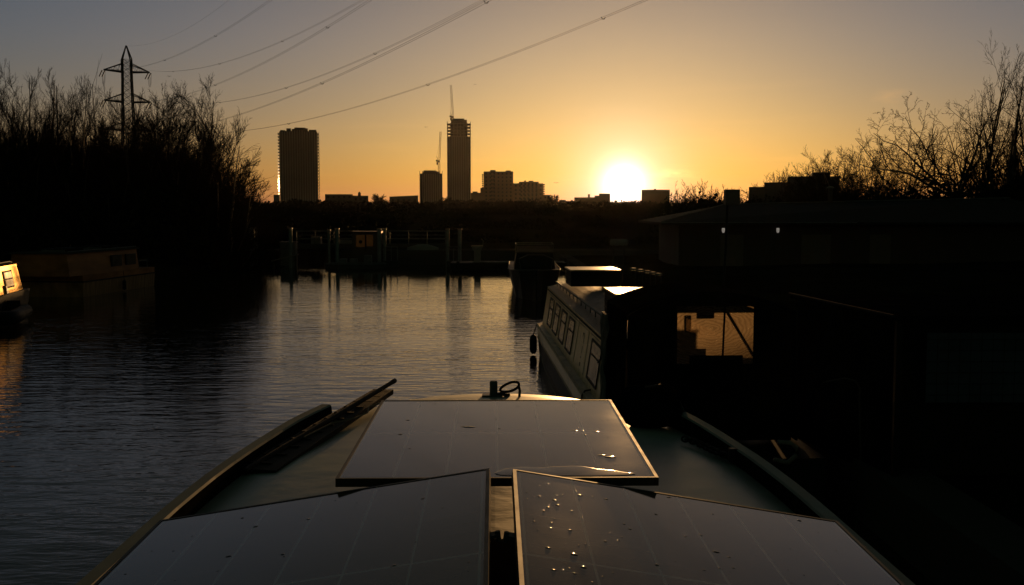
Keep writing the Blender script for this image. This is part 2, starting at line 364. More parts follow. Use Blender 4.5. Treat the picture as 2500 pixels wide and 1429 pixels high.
def dome(seed, px, Y, top, rpx, label, group, stems=18, flat=.75, m=(11, 9, 8, 2), kink=.045, up=.05, tw=.0075, tilt=66, droop=0.0, base=None, cat='tree', name='bare_tree', rt=.07, lens=(.46, .50, .5, .6), ang=30, trunk=0.0):
    """many stemmed round crown whose twigs end near an ellipsoid (half width rpx pixels, tip at pixel row top)"""
    rng = np.random.default_rng(seed); p = at(px, 512, Y); z0 = gz(p.x, Y); Ht = (at(px, top, Y).z - z0) * 1.05; rx = rpx * Y / FPX * 1.05
    root = thing(name, label, cat, (p.x, Y, z0), 0, group); K = 9; P = []
    th0 = Ht * trunk
    for s_ in range(stems):
        el_ = math.radians(90 - tilt * math.sqrt((s_ + .5) / stems) * rng.uniform(.85, 1.1)); az = s_ * 2.39996 + rng.uniform(-.3, .3)
        d = np.array([math.cos(az) * math.cos(el_), math.sin(az) * math.cos(el_), math.sin(el_)])
        Lr = 1 / math.sqrt((math.cos(el_) / rx) ** 2 + (math.sin(el_) / (Ht - th0)) ** 2) * rng.uniform(.74, .98) * .97
        q = [np.array([math.cos(az) * .15, math.sin(az) * .15, th0 - .2])]; dd = d.copy(); dd[2] += up * 3; pp = q[0]
        for k in range(K - 1):
            f = k / (K - 1); e_ = dd * (1 - f) + (d + np.array([0, 0, -droop])) * f + rng.normal(size=3) * kink * .8; e_ /= np.linalg.norm(e_); pp = pp + e_ * Lr / (K - 1); q.append(pp)
        P.append(q)
    P = np.array(P); R = rt * np.linspace(1, .2, K)[None].repeat(stems, 0) * rng.uniform(.7, 1.2, (stems, 1)); lev = [(P, R)]
    for i_, mm_ in enumerate(m):
        P, R = grow(rng, P, R, mm_, ang * (1 if i_ else 1.3), lens[i_], .6, up * .7, kink * (1 + .25 * i_), 5 if i_ < 2 else 4 if i_ < 3 else 3, .2 if i_ == 0 else .12); R = np.maximum(R, tw * np.linspace(1, .6, R.shape[1])[None])
        e = P[:, -1]; q = (e[:, 0] ** 2 + e[:, 1] ** 2) / (rx * 1.03) ** 2 + (np.maximum(0, e[:, 2] - th0) / ((Ht - th0) * .99)) ** 2
        keep = (q < 1) | (rng.random(len(q)) < .05); P, R = P[keep], R[keep]; lev.append((P, R))
    tr_ = [tube_arrays(p_, r_, 6) for p_, r_ in lev[:1]]
    if trunk: tr_.append(tube_arrays(np.array([[[0, 0, -.3], [.03, 0, th0 * .5], [0, .02, th0]]], float), np.array([[rt * 2.2, rt * 1.7, rt * 1.6]]), 8))
    mesh_np('trunk', tr_, 'bark', root); mesh_np('crown', [tube_arrays(p_, r_, 3) for p_, r_ in lev[1:]], 'twig', root)
    return root
def leafy(name, seed, boxes, m, size=.16, label=None):
    """a mass of small leaf-sized faces and stems filling uneven mounds; boxes: (cx, cy, z0, rx, ry, rz, n)"""
    rng = np.random.default_rng(seed); Vs = []
    for (cx, cy, z0, rx, ry, rz, n) in boxes:
        u = rng.normal(size=(n, 3)); u /= np.linalg.norm(u, axis=1, keepdims=True); u[:, 2] = np.abs(u[:, 2]); rr = rng.uniform(.35, 1.06, (n, 1)) ** .6
        lump = 1 + .16 * np.sin(u[:, :1] * 7 + cx) * np.cos(u[:, 1:2] * 6 + cy)
        c = u * rr * lump * np.array([rx, ry, rz]) + np.array([cx, cy, z0])
        a = rng.normal(size=(n, 3)); a /= np.linalg.norm(a, axis=1, keepdims=True); b_ = np.cross(a, rng.normal(size=(n, 3))); b_ /= np.linalg.norm(b_, axis=1, keepdims=True)
        s = size * rng.uniform(.5, 1.5, (n, 1)); e = rng.uniform(.25, .9, (n, 1))
        Vs.append(np.stack([c - a * s, c - b_ * s * e, c + a * s, c + b_ * s * e], 1).reshape(-1, 3))
    V = np.concatenate(Vs); F = np.arange(len(V)).reshape(-1, 4)
    return mesh_np(name, [(V, F)], m)

def gz(x, y): return ground_z(x, y)
def T(seed, px, Y, top, label, x=None, **k):
    p = at(px, 512, Y); z0 = gz(p.x, Y); zt = at(px, top, Y).z
    return tree(seed, (p.x, Y, z0), zt - z0, label, **k)
D = {}
LG = 'bare winter trees on the left bank'
D[1] = dome(1, 12, 72, 120, 140, 'tall bare tree at the far left edge of the picture', LG, 32, up=.10, tilt=40, rt=.12)
D[2] = dome(2, 118, 78, 145, 95, 'bare tree just right of the leftmost tree, its fan top a little lower', LG, 28, up=.12, tilt=36, rt=.11)
D[3] = dome(3, 190, 74, 160, 100, 'upright bare tree between the left group and the pylon', LG, 32, up=.12, tilt=38, rt=.11)
D[4] = dome(4, 300, 66, 205, 110, 'bare tree standing directly in front of the pylon legs', LG, 36, up=.08, tilt=55, rt=.09)
D[5] = dome(5, 385, 64, 175, 140, 'tallest stem cluster of the big dome shaped tree right of the pylon', LG, 36, up=.09, tilt=50, rt=.10)
D[6] = dome(6, 455, 62, 212, 160, 'bushy bare tree forming the middle of the dome right of the pylon', LG, 40, up=.06, tilt=68, rt=.09)
D[7] = dome(7, 530, 60, 290, 155, 'low spreading bare tree on the right shoulder of the dome', LG, 40, up=.04, tilt=78, rt=.08)
D[8] = dome(8, 565, 60, 360, 110, 'lowest bare tree of the left bank, leaning towards the pale tower', LG, 36, up=.02, tilt=84, rt=.07, m=(11, 8, 6, 3))
D[9] = dome(9, 60, 58, 330, 110, 'low bushy tree at the waterline below the leftmost tall tree', LG, 25, m=(9, 7, 6, 2))
D[10] = dome(10, 180, 60, 340, 110, 'low bushy tree behind the wide boat with two windows', LG, 25, m=(9, 7, 6, 2))
D[11] = dome(11, 400, 58, 370, 120, 'low bushy tree on the bank right of the wide boat', LG, 25, m=(9, 7, 6, 2), tilt=75)
D[40] = dome(40, 270, 57, 400, 110, 'thicket of low stems under the pylon tree', LG, 25, m=(9, 7, 6, 2), tilt=75)
RG = 'bare winter trees behind the hut'
D[20] = dome(20, 2335, 62, 160, 250, 'spiky spreading bare tree whose forked trunk stands clear behind the hut', RG, 12, m=(8, 7, 5, 3), kink=.13, up=.0, tilt=82, droop=.35, ang=46, rt=.10, trunk=.30, lens=(.50, .46, .46, .46), tw=.009)
D[21] = dome(21, 2445, 58, 85, 95, 'tallest bare tree at the right edge with ascending boughs', RG, 16, up=.08, m=(9, 7, 5, 2), tilt=36, rt=.12, trunk=.12)
D[22] = dome(22, 2530, 62, 70, 110, 'tall bare tree cut by the right edge of the picture', RG, 16, up=.08, m=(9, 7, 5, 2), tilt=38, rt=.12, trunk=.12)
tree(23, (at(2375, 512, 75).x, 75, .6), 13.8, 'slim upright bare tree behind the spiky spreading tree', 'poplar', 2, .10, RG, dens=.7)
D[24] = dome(24, 2200, 66, 250, 185, 'round bare thorn tree left of the spiky spreading tree', RG, 12, m=(8, 6, 5, 3), kink=.12, up=.0, tilt=80, droop=.25, ang=44, trunk=.2, lens=(.50, .46, .46, .46))
D[25] = dome(25, 2090, 70, 300, 175, 'low bare thorn tree with a long arched branch reaching left', RG, 14, m=(8, 6, 5, 3), kink=.11, up=.01, tilt=82, droop=.3, ang=42, lens=(.50, .46, .46, .46))
D[26] = dome(26, 2050, 80, 345, 120, 'bare hedgerow tree right of the stepped dark block', RG, 26, m=(9, 7, 6, 2), tilt=70)
D[27] = dome(27, 1985, 95, 385, 100, 'small bare tree rising behind the stepped dark block', RG, 26, m=(9, 7, 6, 2), tilt=65, tw=.010)
D[28] = dome(28, 2450, 80, 190, 150, 'dense low bare tree between the tall trunks at right', RG, 22, m=(8, 6, 5, 2), kink=.11, tilt=75, ang=42)
SG = 'bare trees on the skyline right of the sun'
D[31] = dome(31, 1665, 150, 440, 42, 'small bare tree on the skyline beside the flat block by the sun', SG, 21, m=(8, 6, 4), tilt=60, tw=.014)
D[32] = dome(32, 1705, 140, 432, 48, 'taller round bare tree on the skyline between the sun and the lantern pole', SG, 21, m=(8, 6, 5), tilt=65, tw=.014)
D[33] = dome(33, 1750, 130, 448, 45, 'thin bare tree on the skyline just left of the lantern pole', SG, 18, m=(8, 6, 5), tilt=60, tw=.013)
D[34] = dome(34, 1820, 120, 432, 60, 'bare hawthorn on the skyline just right of the lantern pole', SG, 16, m=(8, 6, 5), kink=.16, up=0, tilt=80, ang=44, tw=.013)
D[35] = dome(35, 1890, 130, 408, 70, 'bare tree on the skyline above the stepped dark block', SG, 25, m=(9, 7, 5), tilt=70, tw=.013)
D[36] = dome(36, 1950, 120, 385, 80, 'bushy bare tree over the right half of the stepped dark block', SG, 25, m=(9, 7, 5), tilt=70, tw=.013)
T(37, 925, 360, 474, 'tiny bare tree on the skyline between the two long low blocks', style='bush', stems=7, spread=.5, group='tiny skyline trees', tw=.05)
T(38, 1352, 360, 474, 'tiny bare tree on the skyline right of the stepped flats', style='bush', stems=7, spread=.5, group='tiny skyline trees', tw=.05)
T(39, 1085, 360, 480, 'tiny bare tree on the skyline between the two towers being built', style='bush', stems=7, spread=.4, group='tiny skyline trees', tw=.05)

def behind(k, px, Y, rz, sc, label, group):
    c = copy_tree(D[k]); x = at(px, 512, Y).x; c.location = (x, Y, gz(x, Y)); c.rotation_euler = (0, 0, rz); c.scale = (sc, sc, sc); tag(c, label, 'tree', group)
behind(5, 350, 72, 1.9, 1.10, 'bare tree behind the pylon side of the dome shaped clump', LG)
behind(6, 420, 70, 2.6, 1.10, 'bare tree at the back of the dome shaped clump, behind its middle', LG)
behind(7, 500, 67, 1.2, 1.12, 'bare tree at the back of the right shoulder of the dome', LG)
behind(8, 535, 66, 2.0, 1.12, 'bare tree hidden behind the lowest tree of the left bank', LG)
behind(3, 240, 82, 2.2, 1.08, 'bare tree just left of the pylon legs, behind the others', LG)
behind(2, 70, 86, 1.4, 1.08, 'bare tree filling the gap behind the two leftmost tall trees', LG)
behind(1, 150, 84, 2.9, 1.0, 'bare tree standing behind the second and third trees from the left', LG)
behind(4, 330, 60, 2.4, .93, 'bare tree in front of the right pylon leg', LG)
behind(26, 2010, 90, 1.5, 1.1, 'bare hedgerow tree behind the right end of the stepped dark block', RG)
behind(24, 2290, 76, 1.3, 1.0, 'round bare thorn tree at the back, right of the first round one', RG)
behind(25, 2160, 80, 2.5, 1.1, 'low spreading thorn tree at the back of the right group', RG)
behind(26, 2120, 84, 2.1, 1.25, 'fine twigged bare tree behind the low thorn trees', RG)
# undergrowth masses nobody could count
rng0 = np.random.default_rng(5); bx = []
for i in range(34):
    px = -40 + i * 20.5; Y = rng0.uniform(56, 66); p = at(px, 512, Y)
    if p.x > -16.2: p.x = -16.2 - rng0.uniform(0, 1)
    top = rng0.uniform(430, 480) + (max(0, px - 540)) * .25
    z0 = gz(p.x, Y); bx.append((p.x, Y, z0 - .2, 2.2, 2.2, at(px, top, Y).z - z0, 1500))
for i in range(20):
    y = 26 + i * 2.0; bx.append((-21.2 - rng0.uniform(0, 1.5), y, .4, 1.6, 1.6, rng0.uniform(1.6, 3.2), 900))
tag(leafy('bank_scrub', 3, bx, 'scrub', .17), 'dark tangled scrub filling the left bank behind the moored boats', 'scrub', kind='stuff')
bx = []
for i in range(60):
    px = 620 + i * 24 + rng0.uniform(-9, 9); Y = rng0.uniform(330, 380); p = at(px, 512, Y)
    bx.append((p.x, Y, 3.0, 7.0, 5, at(px, rng0.uniform(490, 497), Y).z - 3.0, 700))
tag(leafy('skyline_wood', 4, bx, 'far_wood', .5), 'dark wood along the skyline behind the lock', 'wood', kind='stuff')
bx = []
for i in range(70):
    px = rng0.uniform(640, 1640); Y = rng0.uniform(72, 200); p = at(px, 512, Y)
    bx.append((p.x, Y, gz(p.x, Y) - .1, Y * .022 + .5, 1.4, min(.0045 * Y + .25, 1.2), 420))
tag(leafy('meadow_scrub', 6, bx, 'scrub', .16), 'low dark brambles on the rough ground behind the lock', 'scrub', kind='stuff')
bx = []
for i in range(46):
    px = 2010 + i * 15; Y = rng0.uniform(54, 60); p = at(px, 512, Y); bx.append((p.x, Y, .6, 1.5, 1.3, at(px, rng0.uniform(466, 486), Y).z - .6, 1300))
for i in range(26):
    px = 1640 + i * 18; Y = rng0.uniform(80, 96); p = at(px, 512, Y); bx.append((p.x, Y, 1.0, 1.8, 1.6, at(px, rng0.uniform(478, 494), Y).z - 1.0, 900))
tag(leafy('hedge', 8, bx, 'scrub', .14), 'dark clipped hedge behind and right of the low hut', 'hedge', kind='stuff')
# ------------------------------------------------------------------ skyline buildings
mat('facade_pale', (.16, .18, .205), .6, var=.2, scale=.05)
mat('facade_dark', (.06, .06, .062), .8, spec=.2, var=.2, scale=.05)
mat('facade_brick', (.10, .07, .055), .85, var=.2, scale=.1)
mat('slab', (.20, .19, .18), .8, var=.2, scale=.1)
gl = mat('balcony_glass', (.12, .12, .12), .035, var=.1, spec=1.0); gl.node_tree.nodes['Principled BSDF'].inputs['Metallic'].default_value = .6
mat('crane_paint', (.10, .07, .05), .6)
GZ = 3.4
def px2x(px, D): return at(px, 512, D).x
def zt(py, D): return at(1250, py, D).z
def ring(cx, cy, rx, ry, n=28, p=3.0):
    o = []
    for i in range(n):
        a = 2 * PI * i / n; c, s_ = math.cos(a), math.sin(a)
        o.append((cx + rx * math.copysign(abs(c) ** (2 / p), c), cy + ry * math.copysign(abs(s_) ** (2 / p), s_)))
    return o
def window_rows(root, x0, x1, y, z0, z1, nx_, nz, w, h, name='window', every=1):
    """glass panes proud of a distant facade"""
    m = MB()
    for k in range(nz):
        zc = z0 + (z1 - z0) * (k + .5) / nz
        for i in range(nx_):
            xc = x0 + (x1 - x0) * (i + .5) / nx_
            m.box(xc - w / 2, xc + w / 2, y - .12, y + .05, zc - h / 2, zc + h / 2)
    m.build_each('window', 'glassy', root)

# --- tower A: pale slab tower with projecting balconies
D = 1000
x0, x1 = px2x(677, D), px2x(772, D); cx = (x0 + x1) / 2; hw = (x1 - x0) / 2
ta = thing('tower_block', 'broad pale tower of upright fins with balconies down both edges, left on the skyline', 'tower block', (cx, D + 14, GZ), -math.atan2(cx, D))
top = zt(321, D) - GZ
mb = MB(); mb.box(-hw + 1.1, hw - 1.1, -12, 14, -4, top); mb.build('wall', 'facade_dark', ta)
fin = MB(); nf = 15
for i in range(nf + 1):
    x = -hw + 1.1 + (2 * hw - 2.2) * i / nf
    fin.box(x - .42, x + .42, -12.9 - (1.2 if 4 <= i <= 10 else 0), -12.05, -4, top - .5 + (1.4 if 4 < i < 10 else 0))
fin.build_each('fin', 'facade_pale', ta)
cr_ = MB()
for a, b_, hh in ((-hw + 1.6, -hw + 6.4, .9), (-hw + 7.2, -hw + 11.4, 2.6), (-hw + 12.1, hw - 14.2, 2.2), (-hw + 14.5, hw - 11.6, 3.5), (hw - 13.8, hw - 9.4, 2.9), (hw - 8.5, hw - 1.5, 1.6)):
    cr_.box(a, b_, -11.5, 10, top + .02, top + hh)
cr_.build_each('parapet', 'facade_dark', ta)
nfl = 25
for sd in (-1, 1):
    sl_ = MB(); gls = MB(); sk = 0.155 * (sd < 0)
    for k in range(nfl):
        z = 2 + (top - 4) * k / (nfl - 1)
        xa = sd * (hw - 1.05); xb = sd * (hw + .9)
        sl_.box(min(xa, xb), max(xa, xb), -9, 15, z, z + .35)
        # glass balustrade standing on the outer edge of the balcony
        gls.hexa([(xb + sk * (y - 11.7) + e_, y, zz) for zz in (z + .36, z + 2.3) for (e_, y) in ((-.05, 8.5 if sd < 0 else -8.9), (.05, 8.5 if sd < 0 else -8.9), (.05, 14.9), (-.05, 14.9))])
    sl_.build_each('balcony', 'slab', ta); gls.build_each('balustrade', 'balcony_glass' if sd < 0 else 'facade_dark', ta)
an = MB(); an.box(-hw - 5.4, -hw - .1, -10, 14, -4, zt(476, D) - GZ); an.build('annex', 'facade_dark', ta)
an = MB()
for i in range(5): an.box(-hw - 5.3 + i * 1.1, -hw - 4.8 + i * 1.1, -10.6, -10.02, -4, zt(476, D) - GZ - .4)
an.build_each('fin', 'facade_pale', ta)

# --- towers B and C under construction
def fin_tower(label, pxl, pxr, ytop, D, open_px, name='unfinished_tower'):
    x0, x1 = px2x(pxl, D), px2x(pxr, D); cx = (x0 + x1) / 2; hw = (x1 - x0) / 2; top = zt(ytop, D) - GZ
    r = thing(name, label, 'tower', (cx, D + hw, GZ), -math.atan2(cx, D))
    zo = top - open_px * D / FPX
    pl = ring(0, 0, hw - .5, hw - .5, 28, 4.5)
    m = MB(); m.prism(pl, -4, zo); m.build('wall', 'facade_dark', r)
    fn = MB()
    for i in range(11):
        x = -hw + .9 + (2 * hw - 1.8) * i / 10; fn.box(x - .38, x + .38, -hw - .55, -hw + .6 + 3.4 * abs(i - 5) / 5 * .6, -4, zo - .3)
    fn.build_each('fin', 'facade_pale', r)
    return r, hw, zo, top
tb, hw, zo, top = fin_tower('tallest tower, its bare top storeys of open slabs and columns carrying a crane', 1090, 1150, 300, 1100, 34)
fl = MB(); co_ = MB()
for k in range(5):
    z = zo + .05 + (top - zo) * k / 4.4; fl.box(-hw + .4, hw - .4, -hw + .4, hw - .4, z, z + .5)
for i in range(8):
    x = -hw + .8 + (2 * hw - 1.6) * i / 7
    for y in (-hw + .8, hw - .8): co_.box(x - .3, x + .3, y - .3, y + .3, zo + .6, top + (1.2 if i in (0, 7) else 0))
fl.build_each('floor_slab', 'slab', tb); co_.build_each('column', 'slab', tb)
c2 = MB(); c2.box(-hw + 4.6, hw - 4.4, -hw + 3, hw - 3, zo + .1, top + 3.2); c2.box(-hw + 6.2, hw - 7, -hw + 2.6, hw - 4, zo + .1, top + 4.4); c2.build_each('lift_core', 'dark_concrete', tb)
tcb, hw2, zo2, top2 = fin_tower('short round shouldered unfinished tower beside the tallest tower', 1022, 1080, 416, 1100, 8)
sh = MB(); sh.prism(ring(0, 0, hw2 - 3.6, hw2 - 3.6, 20, 3), zo2 + .02, top2 - 1.2); sh.prism(ring(-1, 0, hw2 - 5.4, hw2 - 5, 20, 3), top2 - 1.18, top2); sh.build('upper_storeys', 'facade_dark', tcb)
pp = MB()
for i in range(9):
    a = -hw2 + .6 + i * (2 * hw2 - 1.2) / 8; pp.box(a - .2, a + .2, -hw2 + .5, -hw2 + .9, zo2 - .2, zo2 + 2.6)
pp.build_each('scaffold_post', 'steel', tcb)

def lattice(mb, a, b_, w, nseg, r):
    a = Vector(a); b_ = Vector(b_); t = (b_ - a).normalized(); u = t.cross(Vector((0, 1, 0))).normalized(); v = t.cross(u)
    c = [u * w / 2 + v * w / 2, u * -w / 2 + v * w / 2, u * -w / 2 - v * w / 2, u * w / 2 - v * w / 2]
    for k in c: mb.tube([a + k, b_ + k], r, 4)
    for i in range(nseg):
        p = a + (b_ - a) * (i / nseg); q_ = a + (b_ - a) * ((i + 1) / nseg)
        for k in range(4): mb.tube([p + c[k], q_ + c[(k + 1) % 4]], r * .7, 3, False)
def crane(label, base_px, base_py, cab_py, tip_px, tip_py, D, w):
    x = px2x(base_px, D); zb = zt(base_py, D); zc = zt(cab_py, D); tx = px2x(tip_px, D); tz = zt(tip_py, D)
    r = thing('tower_crane', label, 'crane', (x, D + 12, zb), 0, 'cranes on the unfinished towers')
    m = MB(); lattice(m, (0, 0, 0), (0, 0, zc - zb), w, 8, .16); m.build('mast', 'crane_paint', r)
    m = MB(); m.box(-1.6, 1.2, -1.5, 1.5, zc - zb, zc - zb + 1.6); m.box(-3.2, -1.5, -1, 1, zc - zb + .6, zc - zb + 2.4); m.build('slewing_cab', 'crane_paint', r)
    m = MB(); m.box(-2.6, -1.2, -.9, .9, zc - zb - 2.6, zc - zb - .1); m.build('counterweight', 'crane_paint', r)
    m = MB(); lattice(m, (.4, 0, zc - zb + 1.6), (tx - x, 0, tz - zb), w * .75, 14, .13); m.build('jib', 'crane_paint', r)
    m = MB(); m.tube([(-2.4, 0, zc - zb + 6), (tx - x, 0, tz - zb - 6)], .07, 4); m.tube([(-1, 0, zc - zb + 1.6), (-2.4, 0, zc - zb + 6)], .22, 4); m.build('cables', 'crane_paint', r)
crane('crane with a raised jib on top of the tallest tower', 1105, 300, 286, 1101, 205, 1100, 2.0)
crane('crane with a raised jib rising behind the short unfinished tower', 1071, 424, 395, 1075, 320, 1100, 2.0)

def block(name, label, D, parts, cat='block of flats', m='facade_brick', depth=16, win=True, group=None, bal=None):
    xa = px2x(parts[0][0], D); r = thing(name, label, cat, (xa, D, GZ if D > 200 else gz(xa, D)), -math.atan2(xa, D), group)
    zb = r.location.z
    for i, (p0, p1, yt) in enumerate(parts):
        a, b_ = px2x(p0, D) - xa, px2x(p1, D) - xa; tz = zt(yt, D) - zb
        y0 = .02 * i * (D / 200)
        mm = MB(); mm.box(a, b_ - .01, y0, y0 + depth * D / 900, -4, tz); mm.build('wall' if i == 0 else 'wing', m, r)
        if win and b_ - a > 3:
            nxw = max(2, int((b_ - a) / 3.2)); nzw = max(1, int(tz / 3.1)); window_rows(r, a + .4, b_ - .4, y0, .6, tz - .3, nxw, nzw, 1.4, 1.5)
    if bal:
        p0, y0_, y1_, n, sd = bal; bm_ = MB(); a = px2x(p0, D) - xa
        for k in range(n):
            z = zt(y0_ + (y1_ - y0_) * k / (n - 1), D) - zb; bm_.box(min(a, a + sd * 1.3), max(a, a + sd * 1.3), 1, 9, z - .2, z + .9)
        bm_.build_each('balcony', 'facade_dark', r)
    return r
block('stepped_flats', 'stepped block of flats with a raised roof house, right of the tallest tower', 900, [(1181, 1253, 419), (1197, 1210, 415.5), (1173, 1181, 459), (1235, 1247, 416.5)], bal=(1180.5, 428, 470, 9, -1))
block('stepped_flats', 'lower stepped block of flats joined to the right of the raised one', 880, [(1253, 1326, 448), (1267, 1315, 444), (1280, 1284, 441), (1291, 1302, 441.5), (1326, 1344, 476)], bal=(1326, 452, 474, 5, 1))
block('low_block', 'small low block between the tallest tower and the stepped flats', 860, [(1150, 1181, 471), (1154, 1166, 468)], win=False)
lf = block('long_low_block', 'long low building with one square chimney, right of the broad pale tower', 700, [(794, 861, 474.5), (861, 899, 478)], m='facade_dark')
m_ = MB(); a = px2x(874, 700) - px2x(794, 700); m_.box(a, a + 1.8, .5, 3, zt(478, 700) - GZ + .02, zt(471, 700) - GZ); m_.box(a + .4, a + 1.4, 1, 2.5, zt(471, 700) - GZ + .02, zt(468.5, 700) - GZ); m_.build('chimney', 'facade_dark', lf)
lg = block('long_low_block', 'long low shed with a gently rising roof, left of the short unfinished tower', 700, [(951, 1021, 481)], m='facade_dark')
m_ = MB(); a = px2x(1021, 700) - px2x(951, 700); z = zt(481, 700) - GZ; m_.hexa([(0, 0, z + .01), (a, 0, z + .01), (a, 12, z + .01), (0, 12, z + .01), (0, 0, z + .15), (a, 0, z + 1.0), (a, 12, z + 1.0), (0, 12, z + .15)]); m_.build('roof', 'facade_dark', lg)
lh = block('low_block', 'low stepped terrace on the skyline just left of the setting sun', 950, [(1402, 1452, 482), (1365, 1402, 491), (1366, 1381, 488.5), (1452, 1463, 478), (1463, 1489, 473)], win=False)
m_ = MB(); a = px2x(1435, 950) - px2x(1402, 950); m_.box(a, a + 1.8, 1, 3, zt(482, 950) - GZ + .02, zt(474.5, 950) - GZ); m_.build('chimney', 'facade_brick', lh)
block('flat_block', 'plain flat roofed block on the skyline immediately right of the sun', 950, [(1566, 1634, 463.5), (1596, 1601, 461.5)], win=False)
block('low_block', 'lowest dark roofline directly under the setting sun', 930, [(1489, 1566, 496)], win=False)
block('dark_block', 'stepped flat roofed dark building behind the hut, below the right hand trees', 115, [(1921, 2043, 431), (1978, 2020, 421), (1867, 1921, 445), (1830, 1867, 456)], cat='building', m='facade_dark', depth=60, win=False)
block('dark_block', 'flat roofed dark building half hidden behind the trees under the pylon', 130, [(188, 292, 400)], cat='building', m='facade_dark', depth=60, win=False)

# ------------------------------------------------------------------ pylon and its wires
TH = .49; YP = 284
pb = at(308, 112, YP); pyl = thing('pylon', 'steel lattice pylon with crossarms rising out of the trees on the left', 'pylon', (pb.x, YP, 0), TH)
Hp = pb.z; zA, zB_, zC = 39.2, 31.4, 24.0
def wid(z):   # body half width
    if z > 43: return max(.05, 1.9 * (Hp - z) / (Hp - 42) * .5) if z < Hp else .03
    return 1.12 + max(0, (38 - z)) * .022 + max(0, (22 - z)) * .10
m = MB(); levels = [0, 5, 10, 15, 19, 22, 24.2, 26, 28, 30, 31.8, 33.6, 35.4, 37.2, 39, 40.8, 42.4, Hp]
for i in range(len(levels) - 1):
    a, b_ = levels[i], levels[i + 1]; wa = 1.12 + max(0, (38 - a)) * .022 + max(0, (22 - a)) * .10; wb = .05 if b_ == Hp else 1.12 + max(0, (38 - b_)) * .022 + max(0, (22 - b_)) * .10
    ca = [(wa, wa), (-wa, wa), (-wa, -wa), (wa, -wa)]; cb = [(wb, wb), (-wb, wb), (-wb, -wb), (wb, -wb)]
    for k in range(4):
        m.tube([(*ca[k], a), (*cb[k], b_)], .19, 4)
        if b_ != Hp:
            m.tube([(*ca[k], a), (*cb[(k + 1) % 4], b_)], .10, 3, False); m.tube([(*ca[(k + 1) % 4], a), (*cb[k], b_)], .10, 3, False)
            m.tube([(*cb[k], b_), (*cb[(k + 1) % 4], b_)], .06, 3, False)
m.build('lattice_body', 'steel', pyl)
AL = 5.75
for z in (zA, zB_, zC):
    for sd in (-1, 1):
        m = MB(); wz = 1.15 + max(0, 38 - z) * .022; tip = Vector((sd * AL, 0, z + .25))
        for y in (-wz, wz):
            m.tube([(sd * wz, y, z), tip], .20, 4); m.tube([(sd * wz, y, z + 2.1), tip], .13, 4)
            for k in range(4):
                f0 = k / 4; f1 = (k + .5) / 4
                lo = Vector((sd * wz, y, z)).lerp(tip, f0); hi = Vector((sd * wz, y, z + 2.1)).lerp(tip, f1); lo2 = Vector((sd * wz, y, z)).lerp(tip, (k + 1) / 4)
                m.tube([lo, hi], .045, 3, False); m.tube([hi, lo2], .045, 3, False)
        m.build('crossarm', 'steel', pyl)
        m = MB()
        for dx in (-.35, .35):   # tension strings leading away to the far side
            a = Vector((sd * AL + dx, .3, z + .1)); d = Vector((-.25, 1.0, -.75)).normalized()
            pts = [a + d * (.17 * k) for k in range(15)]
            m.tube(pts, [.16 if k % 2 else .09 for k in range(15)], 8)
        m.build('insulator', 'black_paint', pyl)
        m = MB()
        for dx in (-.3, .3):
            m.tube([(sd * AL + dx, .8, z - .9), (sd * AL + dx * .8, .4, z - 3.0), (sd * AL + dx * .5, .1, z - 3.6), (sd * AL + dx * .8, -.4, z - 2.4), (sd * AL + dx, -.7, z)], .035, 4)
        m.build('jumper_loop', 'steel', pyl)
WF = {  # start, slope, curvature, twin
 'E': ((-96.23, 284, 45.98), -.14361, .00081703), 'L1': ((-100.93, 280.88, 39.65), -.1351, .00055913), 'R1': ((-91.32, 287.12, 40.0), -.1348, .0005425),
 'L2': ((-101.14, 280.88, 32.52), -.14204, .00056362), 'R2': ((-91.41, 287.12, 32.76), -.14439, .00057141), 'L3': ((-101.88, 280.88, 25.26), -.12004, .0004603), 'R3': ((-91.39, 287.12, 25.22), -.11529, .00043482)}
lab = {'E': 'single thin earth wire from the very tip of the pylon', 'L1': 'twin overhead wires from the upper left crossarm, the steepest pair', 'R1': 'twin overhead wires sagging from the upper right crossarm tip',
 'L2': 'twin overhead wires from the middle left crossarm', 'R2': 'twin overhead wires from the middle right crossarm, crossing the pair below', 'L3': 'twin overhead wires from the lowest left crossarm, above the lowest pair', 'R3': 'lowest twin overhead wires, reaching farthest right at the top edge'}
spc = {'L1': (36, 77, 118, 160, 200, 240), 'R1': (30, 75, 118, 160, 205, 245), 'L2': (75, 118, 173, 225, 260), 'R2': (40, 75, 120, 160, 210, 250), 'L3': (80, 124, 173, 215, 255), 'R3': (40, 82, 121, 177, 215, 255)}
for k, (p0, a, c) in WF.items():
    r = thing('overhead_wire', lab[k], 'wires', p0, 0, 'overhead wires from the pylon')
    offs = [0] if k == 'E' else [-.17, .17]
    for o_ in offs:
        pts = []
        for i in range(60):
            s_ = 292 * i / 59; fade = min(1, s_ / 8 + .3)
            pts.append((math.sin(TH) * s_ + math.cos(TH) * o_ * fade, -math.cos(TH) * s_ + math.sin(TH) * o_ * fade, a * s_ + c * s_ * s_))
        MB().tube(pts, .014 if k == 'E' else .016, 5).build('conductor', 'steel', r)
    for s_ in spc.get(k, ()):
        z = a * s_ + c * s_ * s_; mid = Vector((math.sin(TH) * s_, -math.cos(TH) * s_, z)); u = Vector((math.cos(TH), math.sin(TH), 0))
        MB().tube([mid - u * .24 + Vector((0, 0, .05)), mid - u * .17, mid - u * .1 - Vector((0, 0, .13)), mid + u * .1 - Vector((0, 0, .13)), mid + u * .17, mid + u * .24 + Vector((0, 0, .05))], .035, 5).build('spacer', 'black_paint', r)

